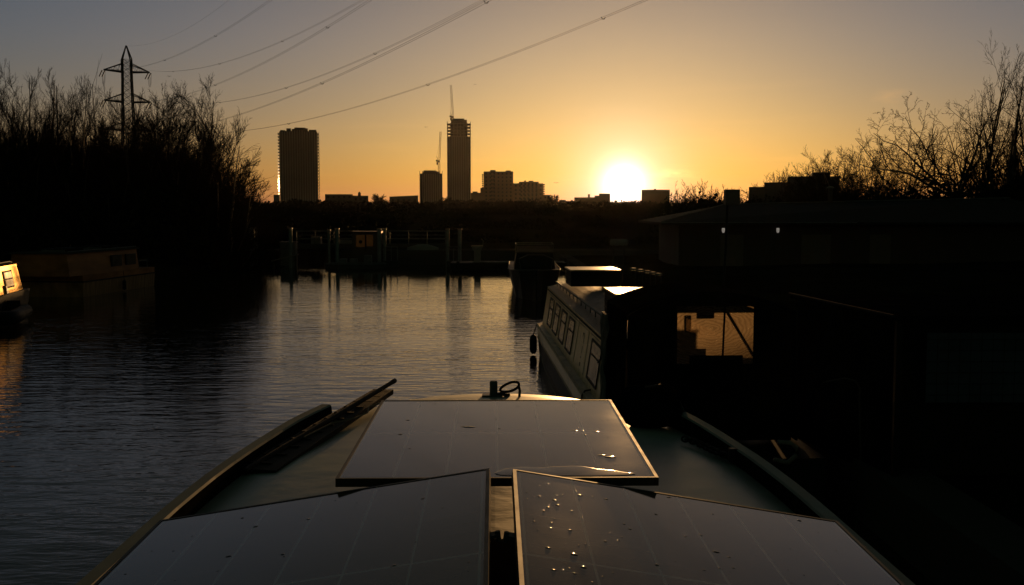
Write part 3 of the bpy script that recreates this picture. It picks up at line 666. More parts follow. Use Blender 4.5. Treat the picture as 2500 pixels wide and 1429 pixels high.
# ------------------------------------------------------------------ the lock at the end of the water
YL = 62.0
pgr = 'pale mooring piles at the lock'
piles = [(617, 18, 558, 'widest pale pile at the left end of the lock landing'), (708, 8, 559, 'slim pale pile with a bright right edge beside the sloping plank'), (822, 9, 560, 'pale pile standing left of the small orange lit cabin'),
         (925, 9, 561, 'pale blue pile immediately right of the orange lit cabin'), (938, 7, 561, 'second slim pile right of the orange lit cabin'), (1092, 8, 561, 'pale pile at the right end of the footbridge railing'), (1122, 9, 561, 'rightmost pale pile, standing clear of the railing'), (802, 6, 563, 'dimmer pale post behind the middle of the left railing')]
for i, (px, wpx, yt, lb) in enumerate(piles):
    Y = YL + (0.6 if i in (4, 7) else 0) - (1.5 if i < 2 else 0); p = at(px, 512, Y); r_ = wpx * Y / FPX / 2
    r = thing('mooring_pile', lb, 'post', (p.x, Y, -1), 0, pgr)
    if i == 0:
        m = MB(); m.box(-r_, r_ * .35, -.12, .12, 0, zt(yt, Y) + 1); m.build('post', 'pile', r)
        MB().tube([(r_ * .9, 0, 0), (r_ * .9, 0, zt(yt - 1, Y) + 1)], .07, 8).build('guide_rod', 'galv', r)
    else:
        MB().tube([(0, 0, 0), (0, 0, zt(yt, Y) + 1)], r_, 12).build('post', 'pile', r)
        MB().tube([(r_ * .95, -.02, .8), (r_ * .95, -.02, zt(yt, Y) + 1.02)], .025, 6).build('guide_rod', 'galv', r)
    MB().box(-r_ - .03, r_ + .03, -.14, .14, zt(yt, Y) + 1.01, zt(yt, Y) + 1.05).build('cap', 'galv', r)
# lock wall / island either side of the opening
m = MB(); m.box(-34, -12.65, 63.9, 67, -1.2, .85); m.box(-9.25, 12, 63.9, 67, -1.2, .85); tag(m.build('lock_wall', 'dark_concrete'), 'low dark lock wall closing the end of the canal', 'wall')
# footbridge with railings
xa, xb = at(716, 512, 66).x, at(1092, 512, 66).x
fb = thing('footbridge', 'dark footbridge with pale horizontal rails crossing the lock mouth', 'bridge', ((xa + xb) / 2, 66, .86)); W2 = (xb - xa) / 2
MB().box(-W2, W2, .2, 1.6, .02, .30).build('deck', 'dark_concrete', fb)
for z in (.62, .86, 1.1): MB().tube([(-W2 + .1, .25, z), (W2 - .1, .25, z)], .028, 6).build('rail', 'galv', fb)
for z in (.62, 1.1): MB().tube([(-W2 + .1, 1.5, z), (W2 - .1, 1.5, z)], .022, 6).build('rail', 'galv', fb)
for i in range(9):
    x = -W2 + .12 + (2 * W2 - .24) * i / 8; MB().tube([(x, .25, .30), (x, .25, 1.13)], .03, 6).build('railing_post', 'galv', fb)
m = MB(); m.box(-W2 + 1.0, -W2 + 1.6, .3, .9, .31, .75); m.box(-W2 + 2.6, -W2 + 5.6, .22, .30, .34, .56); m.build_each('side_board', 'concrete', fb)
# the small cabin
p = at(892, 512, 62.6); cb_ = thing('lock_cabin', 'small lock cabin with an orange lit pane, between two pale piles', 'cabin', (p.x, 63.0, -.1))
mat('amber_pane', (.12, .06, .025), .6, emit=(1, .42, .10), es=.010, spec=0)
MB().box(-.78, .8, -.5, 1.2, .1, 2.0).build('wall', 'dark_concrete', cb_)
m = MB(); m.box(-.84, .86, -.58, 1.3, 2.005, 2.12); m.build('roof', 'black_paint', cb_)
MB().box(-.55, -.03, -.54, -.505, 1.22, 1.92).build('window', 'amber_pane', cb_)
MB().box(.06, .44, -.54, -.505, 1.26, 1.93).build('window', 'amber_pane', cb_)
MB().box(-.03, .06, -.56, -.505, 1.0, 1.95).build('window_post', 'black_paint', cb_)
mm = MB(); mm.ball((-.28, -.56, 1.52), .10, 10, 6, (1, .4, 1)); mm.build('round_badge', 'black_paint', cb_)
# work pontoon in front of the cabin
def punt(name, label, cat, xl, xr, Y, z, wy, m1='dark_concrete', g_=None):
    r = thing(name, label, cat, ((xl + xr) / 2, Y, 0), 0, g_); hw = (xr - xl) / 2
    poly = [(-hw, 0), (-hw + .8, -wy * .4), (hw - .8, -wy * .5), (hw, 0), (hw - .3, wy * .5), (-hw + .3, wy * .5)]
    MB().prism(poly, -.3, z).build('hull', m1, r); pts = [(x, y, z + .03) for x, y in poly]
    MB().loop(pts, .04, 5).build('gunwale', 'galv', r); return r
pt_ = punt('work_pontoon', 'low dark pontoon moored below the orange lit cabin', 'pontoon', at(790, 512, 60).x, at(940, 512, 60).x, 60.3, .22, 1.6)
for x in (-.9, -.3, .5): MB().box(x, x + .4, -.2, .3, .225, .225 + .3 + .2 * (x > 0)).build('crate', 'galv', pt_)
# landing stage right
xa, xb = at(1100, 512, 58).x, 3.86
ls = thing('landing_stage', 'dark landing stage floating low in front of the rightmost piles', 'jetty', (xa, 57.5, 0))
MB().box(0, xb - xa, 0, 2.4, .1, .42).build('deck', 'wood_dark', ls)
for i in range(5): MB().tube([(.4 + i * 1.35, .1, -1), (.4 + i * 1.35, .1, .5)], .09, 8).build('post', 'wood_dark', ls)
MB().tube([(1.2, -.05, .46), (xb - xa - .2, -.05, .46)], .035, 6).build('edge_strip', 'galv', ls)
pd = at(1165, 512, 58.6); pe = thing('service_post', 'pale service post with a wide head on the landing stage', 'service post', (pd.x, 58.6, .42))
MB().box(-.18, .18, -.15, .15, 0, .62).build('body', 'concrete', pe)
m = MB(); m.hexa([(-.2, -.17, .625), (.2, -.17, .625), (.2, .17, .625), (-.2, .17, .625), (-.33, -.2, .9), (.33, -.2, .9), (.33, .2, .9), (-.33, .2, .9)]); m.build('head', 'concrete', pe)
MB().tube([(.28, 0, .905), (.34, 0, 1.15), (.22, -.05, 1.28)], .03, 6).build('swan_neck', 'galv', pe)
# balance beam / ramp, left
a = at(664, 636, 60.5); b_ = at(728, 620, 60.5)
rp = thing('gangplank', 'pale gangplank sloping up from the water left of the footbridge', 'plank', (a.x, 60.5, 0)); dx = b_.x - a.x
MB().hexa([(0, -.25, a.z - .06), (dx, -.25, b_.z - .06), (dx, .25, b_.z - .06), (0, .25, a.z - .06), (0, -.25, a.z), (dx, -.25, b_.z), (dx, .25, b_.z), (0, .25, a.z)]).build('plank', 'concrete', rp)
MB().tube([(dx * .9, 0, -1), (dx * .9, 0, b_.z - .07)], .06, 6).build('leg', 'dark_concrete', rp); MB().tube([(.1, 0, -1), (.1, 0, a.z - .07)], .06, 6).build('leg', 'dark_concrete', rp)
pb2 = at(697, 512, 62.2); bx_ = thing('control_kiosk', 'blue grey control cabinet left of the footbridge', 'cabinet', (pb2.x, 63.0, -.1))
MB().box(-.45, .45, -.3, .3, .1, 1.45).build('cabinet', 'galv', bx_); MB().box(-.5, .5, -.36, .36, 1.455, 1.52).build('lid', 'galv', bx_)
lb_ = thing('rowing_boat', 'small upturned pale boat on the lock side between the cabin and the right piles', 'boat', (at(1032, 512, 64.5).x, 64.5, .86))
m = MB()
for i in range(7):
    f = i / 6; hh = math.sin(PI * (.12 + .76 * f)); x = -.95 + 1.9 * f
    for j in range(7):
        a2 = PI * j / 6; m.v.append((x, -.42 * hh * math.cos(a2), .36 * hh * math.sin(a2) + .01))
for i in range(6):
    for j in range(6): m.f.append((i * 7 + j, i * 7 + j + 1, (i + 1) * 7 + j + 1, (i + 1) * 7 + j))
m.build('hull', 'concrete', lb_, smooth=True); MB().tube([(-.85, 0, .2), (0, 0, .4), (.85, 0, .2)], .02, 5).build('keel', 'wood_dark', lb_)
# gate machinery frames
for px, lb2 in ((955, 'small railed platform right of the orange lit cabin'), (1107, 'small railed platform between the two rightmost piles')):
    p = at(px, 512, 61.4); r = thing('railed_platform', lb2, 'platform', (p.x, 61.4, -.6), 0, 'railed platforms at the lock')
    MB().box(-.4, .4, -.3, .3, .6, .95).build('base', 'dark_concrete', r)
    for x in (-.36, 0, .36): MB().tube([(x, -.26, .955), (x, -.26, 1.75)], .025, 5).build('railing_post', 'galv', r)
    MB().tube([(-.38, -.26, 1.76), (.38, -.26, 1.76)], .025, 5).build('rail', 'galv', r)

# ------------------------------------------------------------------ hut on the right bank
pe_ = at(1614, 543, 50); zE = pe_.z; zg = .6
hut = thing('hut', 'long low brown hut with a shallow hipped roof and pale eaves line', 'building', (pe_.x, 50, zg)); eh = zE - zg
Lh = 22; Dh = 8
MB().box(1.0, Lh - 1, .9, Dh - .9, -.2, eh - .12).build('wall', mat('hut_wall', (.03, .016, .009), .9, var=.25, scale=1, stretch=(8, 1, .5)), hut)
rx = at(1768, 500, 54).x - pe_.x; rz_ = at(1768, 500, 54).z - zg; re = at(2140, 487, 54); rx2 = Lh - 3.6
m = MB(); m.add([(0, 0, eh), (Lh, 0, eh), (Lh, Dh, eh), (0, Dh, eh), (rx, 4, rz_), (rx2, 4, rz_ + .32), (0, 0, eh - .1), (Lh, 0, eh - .1), (Lh, Dh, eh - .1), (0, Dh, eh - .1)],
    [(0, 1, 5, 4), (1, 2, 5), (2, 3, 4, 5), (3, 0, 4), (6, 9, 8, 7), (0, 6, 7, 1), (1, 7, 8, 2), (2, 8, 9, 3), (3, 9, 6, 0)]); m.build('roof', mat('roof_felt', (.02, .02, .02), .9, var=.2, scale=2, spec=.1), hut)
m = MB(); m.tube([(0, -.05, eh - .02), (Lh * .42, -.05, eh - .02)], .028, 6); m.build('gutter', 'galv', hut)
m = MB(); m.tube([(0, -.01, eh + .03), (rx, 4, rz_ + .03)], .02, 5); m.tube([(rx, 4, rz_ + .03), (rx2, 4, rz_ + .35)], .03, 5); m.build('ridge_strip', 'galv', hut)
for x0_, x1_ in ((3.0, 4.1), (6.9, 8.3), (10.2, 11.2)): MB().box(x0_, x1_, .86, .895, -.1, 1.5).build('shutter', mat('hut_door', (.07, .045, .028), .7, var=.2), hut)
for px, lb2 in ((1765, 'pale wall lamp under the hut eaves, partly behind the lantern pole'), (1898, 'pale oval wall lamp under the middle of the hut eaves')):
    p = at(px, 562, 50.85); r = thing('wall_lamp', lb2, 'lamp', (p.x, 50.86, p.z), 0, 'wall lamps on the hut')
    MB().box(-.03, .03, 0, .04, -.05, .16).build('bracket', 'black_paint', r)
    m = MB(); m.tube([(0, -.10, -.13), (0, -.10, -.09), (0, -.10, 0), (0, -.10, .10)], [.035, .06, .075, .07], 12); m.build('shade', 'lamp', r, smooth=True)
p = at(2268, 561, 53.5); r = thing('twig_glow', 'dim orange globe added as a glow among twigs on the far right', 'lamp', (p.x, 52.4, p.z))  # added glowing globe, stands for orange light coming through the trees
mm = MB(); mm.ball((0, 0, 0), .15, 10, 6, (1, .5, 1)); mm.build('globe', 'amber_glow', r, smooth=True)
MB().box(-.17, .17, .09, .16, -.17, .17).build('backplate', 'black_paint', r)
p = at(1998, 460, 56); r = thing('roof_vent', 'small pale domed cowl standing on the hut roof', 'vent', (p.x, 54, 3.6))
MB().tube([(0, 0, -.3), (0, 0, p.z - 3.65)], .12, 10).build('pipe', 'dark_concrete', r); mm = MB(); mm.ball((0, 0, p.z - 3.64), .2, 12, 5, (1, 1, .55), half=True); mm.build('cowl', 'galv', r, smooth=True)
# lantern pole
p = at(1776, 500, 30); r = thing('lantern_pole', 'thin dark pole with a square box head in front of the hut roof', 'pole', (p.x, 30, .6))
zt_ = at(1785, 463, 30).z - .6; zb_ = at(1785, 501, 30).z - .6
MB().tube([(-.10, 0, -.1), (-.03, 0, 1.6), (0, 0, zb_)], .035, 8).build('pole', 'black_paint', r); MB().box(-.08, .32, -.16, .16, zb_ - .005, zt_).build('box_head', mat('dull_box', (.05, .05, .055), .7), r, bevel=.02)
# items along the right bank
for i, px in enumerate((1547, 1564, 1581, 1594, 1608)):
    p = at(px, 656 + i * 3.2, 25.5 - i * .7); r = thing('capped_post', ['first', 'second', 'third', 'fourth', 'last'][i] + ' pale capped post from the left in the row on the bank behind the boats', 'post', (p.x, p.y, .58), 0, 'capped posts along the bank')
    MB().tube([(0, 0, 0), (0, 0, p.z - .62)], .06, 8).build('post', 'wood_dark', r); m = MB(); m.tube([(0, 0, p.z - .615), (0, 0, p.z - .58), (0, 0, p.z - .565)], [.085, .085, .05], 10); m.build('cap', 'galv', r)
p = at(1511, 592, 40); r = thing('water_tank', 'pale rounded tank on a dark stand below the setting sun', 'tank', (p.x, 40, .55))
zc = p.z - .55; m = MB(); m.tube([(-.33, 0, zc), (-.30, 0, zc), (.30, 0, zc), (.33, 0, zc)], [.09, .125, .125, .09], 16); m.build('tank', 'pile', r, smooth=True)
for x in (-.2, .2):
    for y in (-.08, .08): MB().tube([(x, y, -.1), (x, y, zc - .1)], .025, 6).build('leg', 'black_paint', r)
# ------------------------------------------------------------------ our barge
ZD = 2.10                       # foredeck height
mat('barge_paint', (.30, .32, .28), .42, var=.35, scale=2.2, bump=.0025, bscale=6)
mat('capping_paint', (.24, .26, .255), .7, spec=.08, var=.22, scale=3)
mat('hull_black', (.012, .012, .012), .5, var=.4, spec=.12)
barge = thing('barge', 'grey green painted barge roof and rounded foredeck filling the foreground', 'barge', (0, 0, 0))
OUT = [(-8.0, 1.25), (2.0, 1.26), (3.0, 1.26), (4.0, 1.25), (4.4, 1.235), (4.8, 1.205), (5.2, 1.16), (5.6, 1.11), (6.0, 1.03), (6.3, .95), (6.6, .83), (6.85, .68), (7.03, .52), (7.15, .36), (7.22, .18), (7.25, 0.0)]
def halfw(y):
    for (a, b_), (c, d) in zip(OUT, OUT[1:]):
        if a <= y <= c: return b_ + (d - b_) * (y - a) / (c - a)
    return 0
outline = [(w_, y_) for y_, w_ in OUT[:-1]] + [(0, 7.25)] + [(-w_, y_) for y_, w_ in reversed(OUT[:-1])]
n = len(outline)
m = MB(); rows = [(-.4, .72, .35), (.3, .86, .2), (1.2, .96, .05), (ZD - .06, 1.0, 0.0)]
for z, sc_, sh_ in rows:
    for x, y in outline: m.v.append((x * sc_, y - sh_ * max(0, (y - 2) / 5), z))
for k in range(3):
    for i in range(n): j = (i + 1) % n; m.f.append((k * n + i, k * n + j, (k + 1) * n + j, (k + 1) * n + i))
m.build('hull', 'hull_black', barge)
# deck: cambered, rolled over at the rim
m = MB(); ins = [(1.0, -.055), (.985, -.022), (.955, .0), (.80, .018), (.4, .035), (0.0, .042)]
for sc_, dz in ins:
    for x, y in outline:
        yy = y if y < 3 else 3 + (y - 3) * (sc_ if sc_ > .5 else .5 + sc_ * 0 + (sc_ - .5) * .6)
        yy = min(y, 3 + (y - 3) * (1 - (1 - sc_) * .35)); m.v.append((x * sc_, yy, ZD + dz - .022 * max(0, yy - 5)))
for k in range(len(ins) - 1):
    for i in range(n): j = (i + 1) % n; m.f.append((k * n + i, k * n + j, (k + 1) * n + j, (k + 1) * n + i))
m.build('deck', 'barge_paint', barge, smooth=True)
# capping rails (raised bulwark), one per side
for sd, yend in ((1, 5.95), (-1, 6.12)):
    ys_ = [y for y in np.linspace(-7.9, yend, 60)]; m = MB(); prof = [(.015, -.09), (.012, .068), (.004, .076), (-.044, .076), (-.052, .068)]
    for y in ys_:
        w_ = halfw(y); f = (halfw(y + .02) - halfw(y - .02)) / .04; lift = 0.0 if y < yend - .5 else .0
        for dx, dz in prof: m.v.append((sd * (w_ + dx), y - dx * f, ZD + dz + lift))
    P_ = len(prof)
    for i in range(len(ys_) - 1):
        for k in range(P_ - 1):
            q4 = (i * P_ + k, (i + 1) * P_ + k, (i + 1) * P_ + k + 1, i * P_ + k + 1); m.f.append(q4 if sd < 0 else q4[::-1])
    m.f.append(tuple(range(P_))); m.f.append(tuple((len(ys_) - 1) * P_ + k for k in range(P_)))
    m.build('bulwark_capping', 'capping_paint', barge)
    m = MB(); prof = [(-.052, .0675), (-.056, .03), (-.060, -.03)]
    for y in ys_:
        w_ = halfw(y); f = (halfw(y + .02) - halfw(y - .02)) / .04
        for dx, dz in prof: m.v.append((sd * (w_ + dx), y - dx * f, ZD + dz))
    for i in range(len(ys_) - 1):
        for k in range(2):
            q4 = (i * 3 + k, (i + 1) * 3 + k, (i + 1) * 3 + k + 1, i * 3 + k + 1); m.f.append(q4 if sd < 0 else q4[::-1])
    m.build('bulwark_inside', mat('bulwark_shade', (.012, .011, .010), .8, var=.4, scale=5, spec=0), barge)  # shade on the inner bulwark face, painted in as a near-black colour
# raised roof strip between the rear panels
MB().box(-1.05, 1.05, -7.5, 3.45, ZD + .03, ZD + .12).build('roof', mat('roof_dark', (.02, .018, .016), .9, var=.4, scale=8, spec=0), barge, bevel=.02)
# mooring stud with base on the bow
stud = MB(); sx, sy = atz(1205, 968, ZD + .03).x, 6.93
zs = ZD - .045
stud.box(sx - .075, sx + .06, sy - .045, sy + .045, zs - .02, zs + .035); stud.tube([(sx, sy, zs + .03), (sx, sy, zs + .115), (sx, sy, zs + .125)], [.026, .026, .020], 16)
stud.build('mooring_stud', mat('stud_paint', (.05, .07, .08), .4, var=.3, scale=20), barge)
rp_ = thing('mooring_rope', 'short dark rope loop tied to the small stud at the bow', 'rope', (sx + .05, sy, zs + .03)); pts = []
for i in range(24):
    a = 2 * PI * i / 24; pts.append((.055 + .062 * math.cos(a), .01 * math.sin(2 * a), .035 + .028 * math.sin(a) + .035 * (.055 + .062 * math.cos(a)) / .06 * .5))
MB().loop(pts, .009, 7).build('loop', 'rope', rp_, smooth=True)
m = MB(); m.tube([(-.03, 0, .0), (.0, -.02, .012), (.03, -.01, .0), (.05, .03, -.005)], .012, 7); m.tube([(.115, 0, .06), (.122, -.01, .03), (.118, -.02, -.02)], .009, 6); m.build('tail', 'rope', rp_)

# ------------------------------------------------------------------ solar panels
def panel_mat():
    m = bpy.data.materials.new('panel_glass'); m.use_nodes = True; t = m.node_tree; b = t.nodes['Principled BSDF']; MAT['panel_glass'] = m
    tc_ = t.nodes.new('ShaderNodeTexCoord'); s_ = t.nodes.new('ShaderNodeSeparateXYZ'); t.links.new(tc_.outputs['Object'], s_.inputs[0])
    def M_(op, a, b2=None):
        n_ = t.nodes.new('ShaderNodeMath'); n_.operation = op
        for i, v in enumerate((a, b2)):
            if v is None: continue
            if isinstance(v, (int, float)): n_.inputs[i].default_value = v
            else: t.links.new(v, n_.inputs[i])
        return n_.outputs[0]
    def line(v, period, w_):   # 1 on thin lines every `period`
        f_ = M_('FRACT', M_('ADD', M_('DIVIDE', v, period), .5)); return M_('LESS_THAN', M_('ABSOLUTE', M_('SUBTRACT', f_, .5)), w_ / period / 2)
    lx = line(s_.outputs['X'], .183, .007)
    ly = M_('LESS_THAN', M_('ABSOLUTE', s_.outputs['Y']), .006)
    ln = M_('MAXIMUM', lx, ly)
    fine = line(s_.outputs['Y'], .0915, .0018)
    n1 = t.nodes.new('ShaderNodeTexNoise'); n1.inputs['Scale'].default_value = 2.2; n1.inputs['Detail'].default_value = 6; t.links.new(tc_.outputs['Object'], n1.inputs['Vector'])
    n2 = t.nodes.new('ShaderNodeTexNoise'); n2.inputs['Scale'].default_value = 90; n2.inputs['Detail'].default_value = 3; t.links.new(tc_.outputs['Object'], n2.inputs['Vector'])
    base = t.nodes.new('ShaderNodeMix'); base.data_type = 'RGBA'; base.inputs['A'].default_value = (.055, .037, .023, 1); base.inputs['B'].default_value = (.095, .066, .043, 1)   # film of dust
    mr = t.nodes.new('ShaderNodeMapRange'); mr.inputs['From Min'].default_value = .4; mr.inputs['From Max'].default_value = .62; t.links.new(n1.outputs['Fac'], mr.inputs['Value']); t.links.new(mr.outputs[0], base.inputs['Factor'])
    b2 = t.nodes.new('ShaderNodeMix'); b2.data_type = 'RGBA'; b2.inputs['B'].default_value = (.26, .26, .25, 1); t.links.new(base.outputs['Result'], b2.inputs['A']); t.links.new(M_('MAXIMUM', ln, M_('MULTIPLY', fine, .12)), b2.inputs['Factor'])
    # bird droppings and grit
    vo = t.nodes.new('ShaderNodeTexVoronoi'); vo.inputs['Scale'].default_value = 5; t.links.new(tc_.outputs['Object'], vo.inputs['Vector'])
    sp_ = M_('MULTIPLY', M_('LESS_THAN', M_('ADD', vo.outputs['Distance'], M_('MULTIPLY', n2.outputs['Fac'], .10)), .062), .5)
    b3 = t.nodes.new('ShaderNodeMix'); b3.data_type = 'RGBA'; b3.inputs['B'].default_value = (.02, .018, .015, 1); t.links.new(b2.outputs['Result'], b3.inputs['A']); t.links.new(sp_, b3.inputs['Factor'])
    t.links.new(b3.outputs['Result'], b.inputs['Base Color'])
    rr = t.nodes.new('ShaderNodeMapRange'); rr.inputs['To Min'].default_value = .03; rr.inputs['To Max'].default_value = .10; t.links.new(n1.outputs['Fac'], rr.inputs['Value']); t.links.new(rr.outputs[0], b.inputs['Roughness'])
    bp_ = t.nodes.new('ShaderNodeBump'); bp_.inputs['Distance'].default_value = .0006; t.links.new(n1.outputs['Fac'], bp_.inputs['Height']); t.links.new(bp_.outputs[0], b.inputs['Normal'])
    b.inputs['IOR'].default_value = 1.5; b.inputs['Specular IOR Level'].default_value = .30
panel_mat()
mat('panel_frame', (.03, .024, .02), .5, spec=.25, metal=0, var=.3, scale=8)
drop = mat('drop_water', (.02, .02, .02), .02, var=0); 
dn = drop.node_tree.nodes['Principled BSDF']; dn.inputs['Transmission Weight'].default_value = .0; dn.inputs['IOR'].default_value = 1.33
for l_ in list(dn.inputs['Roughness'].links): drop.node_tree.links.remove(l_)
dn.inputs['Roughness'].default_value = .09
def panel(label, far_l, far_r, Lp, seed, drops, slope=0.0):
    """panel whose far edge runs far_l -> far_r and whose length Lp runs towards the camera"""
    fl, fr = Vector(far_l), Vector(far_r); W = (fr - fl).length
    X = (fr - fl).normalized(); Yd = Vector((0, 1, slope)).normalized(); Z = X.cross(Yd).normalized(); Yd = Z.cross(X)
    c = (fl + fr) / 2 - Yd * Lp / 2
    r = thing('solar_panel', label, 'solar panel', c, 0, 'solar panels on the barge roof')
    r.matrix_world = Matrix((( X.x, Yd.x, Z.x, c.x), (X.y, Yd.y, Z.y, c.y), (X.z, Yd.z, Z.z, c.z), (0, 0, 0, 1)))
    hw_, hl = W / 2, Lp / 2; fw = .012; th = .030
    m = MB(); m.box(-hw_ + fw, hw_ - fw, -hl + fw, hl - fw, -.008, -.002); m.build('glass', 'panel_glass', r)
    m = MB()
    m.box(-hw_, -hw_ + fw, -hl, hl, -th, 0); m.box(hw_ - fw, hw_, -hl, hl, -th, 0)
    m.box(-hw_ + fw, hw_ - fw, hl - fw, hl, -th, 0); m.box(-hw_ + fw, hw_ - fw, -hl, -hl + fw, -th, 0)
    m.build('frame', 'panel_frame', r)
    rg = random.Random(seed); m = MB()
    for i in range(drops):
        x, y = rg.uniform(-hw_ + .04, hw_ - .04), rg.uniform(-hl + .04, hl - .04); q_ = rg.choice((.0018, .0025, .0025, .0035, .0035, .0065)) * rg.uniform(.7, 1.2)
        m.ball((x, y, -.0021), q_, 10, 6, (rg.uniform(.8, 1.5), rg.uniform(.8, 1.3), .32), half=True)
    o = m.build('water_droplets', 'drop_water', r, smooth=True); o['kind'] = 'stuff'
    return r, hw_, hl
zf = H - .935
pf, hwf, hlf = panel('level front solar panel with a puddle in its right corner, nearest the bow', (at(932, 982, 5.19).x, 5.19, zf), (at(1492, 982, 5.19).x, 5.19, zf), 1.53, 3, 60)
a1 = at(1252, 1145, 3.60); b1 = at(2045, 1272, 3.60); a2_ = at(1195, 1143, 3.60); b2_ = at(390, 1270, 3.60)
pr, _, _ = panel('right rear solar panel tilting down to the right, dotted with bright droplets', a1, b1, 1.72, 11, 150, .012)
pl_, _, _ = panel('left rear solar panel tilting down to the left, mostly dry and dark', b2_, a2_, 1.72, 12, 70, .012)
# larger drops near the inner edge of the right rear panel, where the sun catches them
m = MB(); inv = pr.matrix_world.inverted(); rg = random.Random(21)
for (px, py) in ((1338, 1181), (1317, 1212), (1359, 1210), (1338, 1239), (1304, 1273), (1354, 1267), (1347, 1276), (1392, 1295), (1430, 1328), (1338, 1338), (1352, 1392), (1345, 1290), (1396, 1248), (1480, 1219), (1510, 1320)):
    o_ = inv @ Vector((0, 0, H)); d_ = (inv.to_3x3() @ ray(px, py)); q3 = o_ + d_ * (-.0021 - o_.z) / d_.z
    m.ball((q3.x, q3.y, -.0021), rg.uniform(.003, .006), 14, 8, (rg.uniform(1, 1.5), 1, .30), half=True)
o = m.build('large_droplets', 'drop_water', pr, smooth=True); o['kind'] = 'stuff'
# puddle on the front panel
rg = random.Random(4); pts = []
ctr = [(-.02, -.70), (.02, -.63), (.08, -.60), (.14, -.61), (.22, -.60), (.27, -.585), (.32, -.60), (.35, -.625), (.40, -.65), (.46, -.69), (.50, -.715), (.44, -.735), (.30, -.74), (.14, -.738), (.02, -.73)]
def chaikin(p, n_):
    for _ in range(n_):
        q_ = []
        for i in range(len(p)):
            a, b_ = p[i], p[(i + 1) % len(p)]; q_ += [(a[0] * .75 + b_[0] * .25, a[1] * .75 + b_[1] * .25), (a[0] * .25 + b_[0] * .75, a[1] * .25 + b_[1] * .75)]
        p = q_
    return p
ctr = [(x + rg.uniform(-.006, .006), y + rg.uniform(-.004, .004)) for x, y in chaikin(ctr, 1)]; ctr = chaikin(ctr, 2); n = len(ctr); cxm = sum(x for x, y in ctr) / n; cym = sum(y for x, y in ctr) / n
m = MB()
for ins_, z in ((0, -.0019), (.002, -.0009), (.005, -.0004), (.012, -.0003)):
    for x, y in ctr:
        d = math.hypot(x - cxm, y - cym) + 1e-6; m.v.append((x - (x - cxm) / d * ins_, y - (y - cym) / d * ins_ * .6, z))
for k in range(3):
    for i in range(n): j = (i + 1) % n; m.f.append((k * n + i, k * n + j, (k + 1) * n + j, (k + 1) * n + i))
m.f.append(tuple(3 * n + i for i in range(n)))
m.build('puddle', 'drop_water', pf, smooth=True)
m = MB()
for (x, y, q_) in ((.33, .04, .010), (.36, .038, .006), (.42, .02, .008), (.40, -.42, .012), (.43, -.45, .016), (.29, -.52, .005), (.47, -.70, .012), (-.14, .13, .012), (-.12, .12, .018)):
    m = MB(); m.ball((x, y, -.0021), q_, 12, 4, (1.5, 1, .12), half=True, jit=.15); m.build('puddle', 'drop_water', pf, smooth=True)
# mounting feet
for pnl, xs_ in ((pf, (-.4, .4)),):
    for x in xs_:
        for y in (-.6, .6): MB().box(x - .03, x + .03, y - .04, y + .04, -.24 if y < 0 else -.27, -.031).build('mounting_foot', 'panel_frame', pnl)
for pnl, side in ((pr, -1), (pl_, 1)):
    for y in (.52, -.5): MB().box(side * .52 - .02, side * .52 + .02, y - .03, y + .03, -.13, -.031).build('mounting_foot', 'panel_frame', pnl)
    for y in (.25,):
        cl = MB(); cl.box(side * .578 - .012, side * .578 + .012, y - .02, y + .02, -.045, -.036); cl.tube([(side * .592, y, -.06), (side * .592, y, -.03)], .008, 8); cl.build('clamp', 'galv', pnl)

# ------------------------------------------------------------------ things lying on the foredeck
gp = thing('boarding_plank', 'dark ribbed boarding plank lying along the left side of the foredeck', 'plank', (-.88, 5.80, ZD + .015), -.20)
MB().hexa([(-.09, -1.05, -.02), (.10, -1.05, -.02), (.04, .97, .01), (-.09, .97, .01), (-.09, -1.05, .01), (.10, -1.05, .01), (.04, .97, .04), (-.09, .97, .04)]).build('board', 'wood_dark', gp)
m = MB()
for i in range(12): y = -.95 + i * .165; z = .03 + .045 * (y + 1.05) / 2.03; m.box(-.08, .035, y, y + .02, z - .03, .0165 + .0149 * (y + 1.05))
m.build_each('rib', 'wood_dark', gp)
bh = thing('boat_pole', 'long thin wooden pole lying on top of the boarding plank', 'pole', (-.90, 5.72, ZD + .055), -.17)
MB().tube([(-.06, -1.0, -.03), (.05, 1.12, .035)], .014, 8).build('shaft', 'wood_dark', bh); MB().tube([(.05, 1.121, .035), (.052, 1.17, .037)], .016, 8).build('ferrule', 'black_paint', bh)
rl = thing('line', 'thin pale line lying slack across the boarding plank', 'line', (-.75, 5.6, ZD + .09))
MB().tube([(-.2, -.35, -.02), (-.1, -.1, .0), (.0, .0, .005), (.06, .12, .012), (.05, .25, .02), (.12, .4, .02)], .004, 5).build('line', 'light_rope', rl)
# black sack
sk = thing('sack', 'lumpy black sack of coiled rope slumped on the right foredeck', 'sack', (atz(1606, 1062, ZD).x, 5.85, ZD - .015))
m = MB(); nu, nv = 40, 18; rg = random.Random(9); ph_ = [rg.uniform(0, 6) for _ in range(8)]
for j in range(nv + 1):
    th_ = PI * j / nv
    for i in range(nu):
        a = 2 * PI * i / nu; q_ = 1 + .08 * math.sin(3 * a + ph_[0] + th_ * 2) + .06 * math.sin(7 * a + ph_[1] - th_ * 5) + .05 * math.sin(11 * a + ph_[2] + 6 * th_) + .03 * math.sin(17 * a + 9 * th_)
        x, y, z = .185 * math.sin(th_) ** .6 * math.cos(a) * q_, .16 * math.sin(th_) ** .6 * math.sin(a) * q_, .125 + .115 * math.cos(th_) * (1 + .08 * math.sin(2 * a + 1))
        m.v.append((x + .02 * z, y, max(.012 * math.sin(5 * a) + .004, z)))
for j in range(nv):
    for i in range(nu): m.f.append((j * nu + i, (j + 1) * nu + i, (j + 1) * nu + (i + 1) % nu, j * nu + (i + 1) % nu))
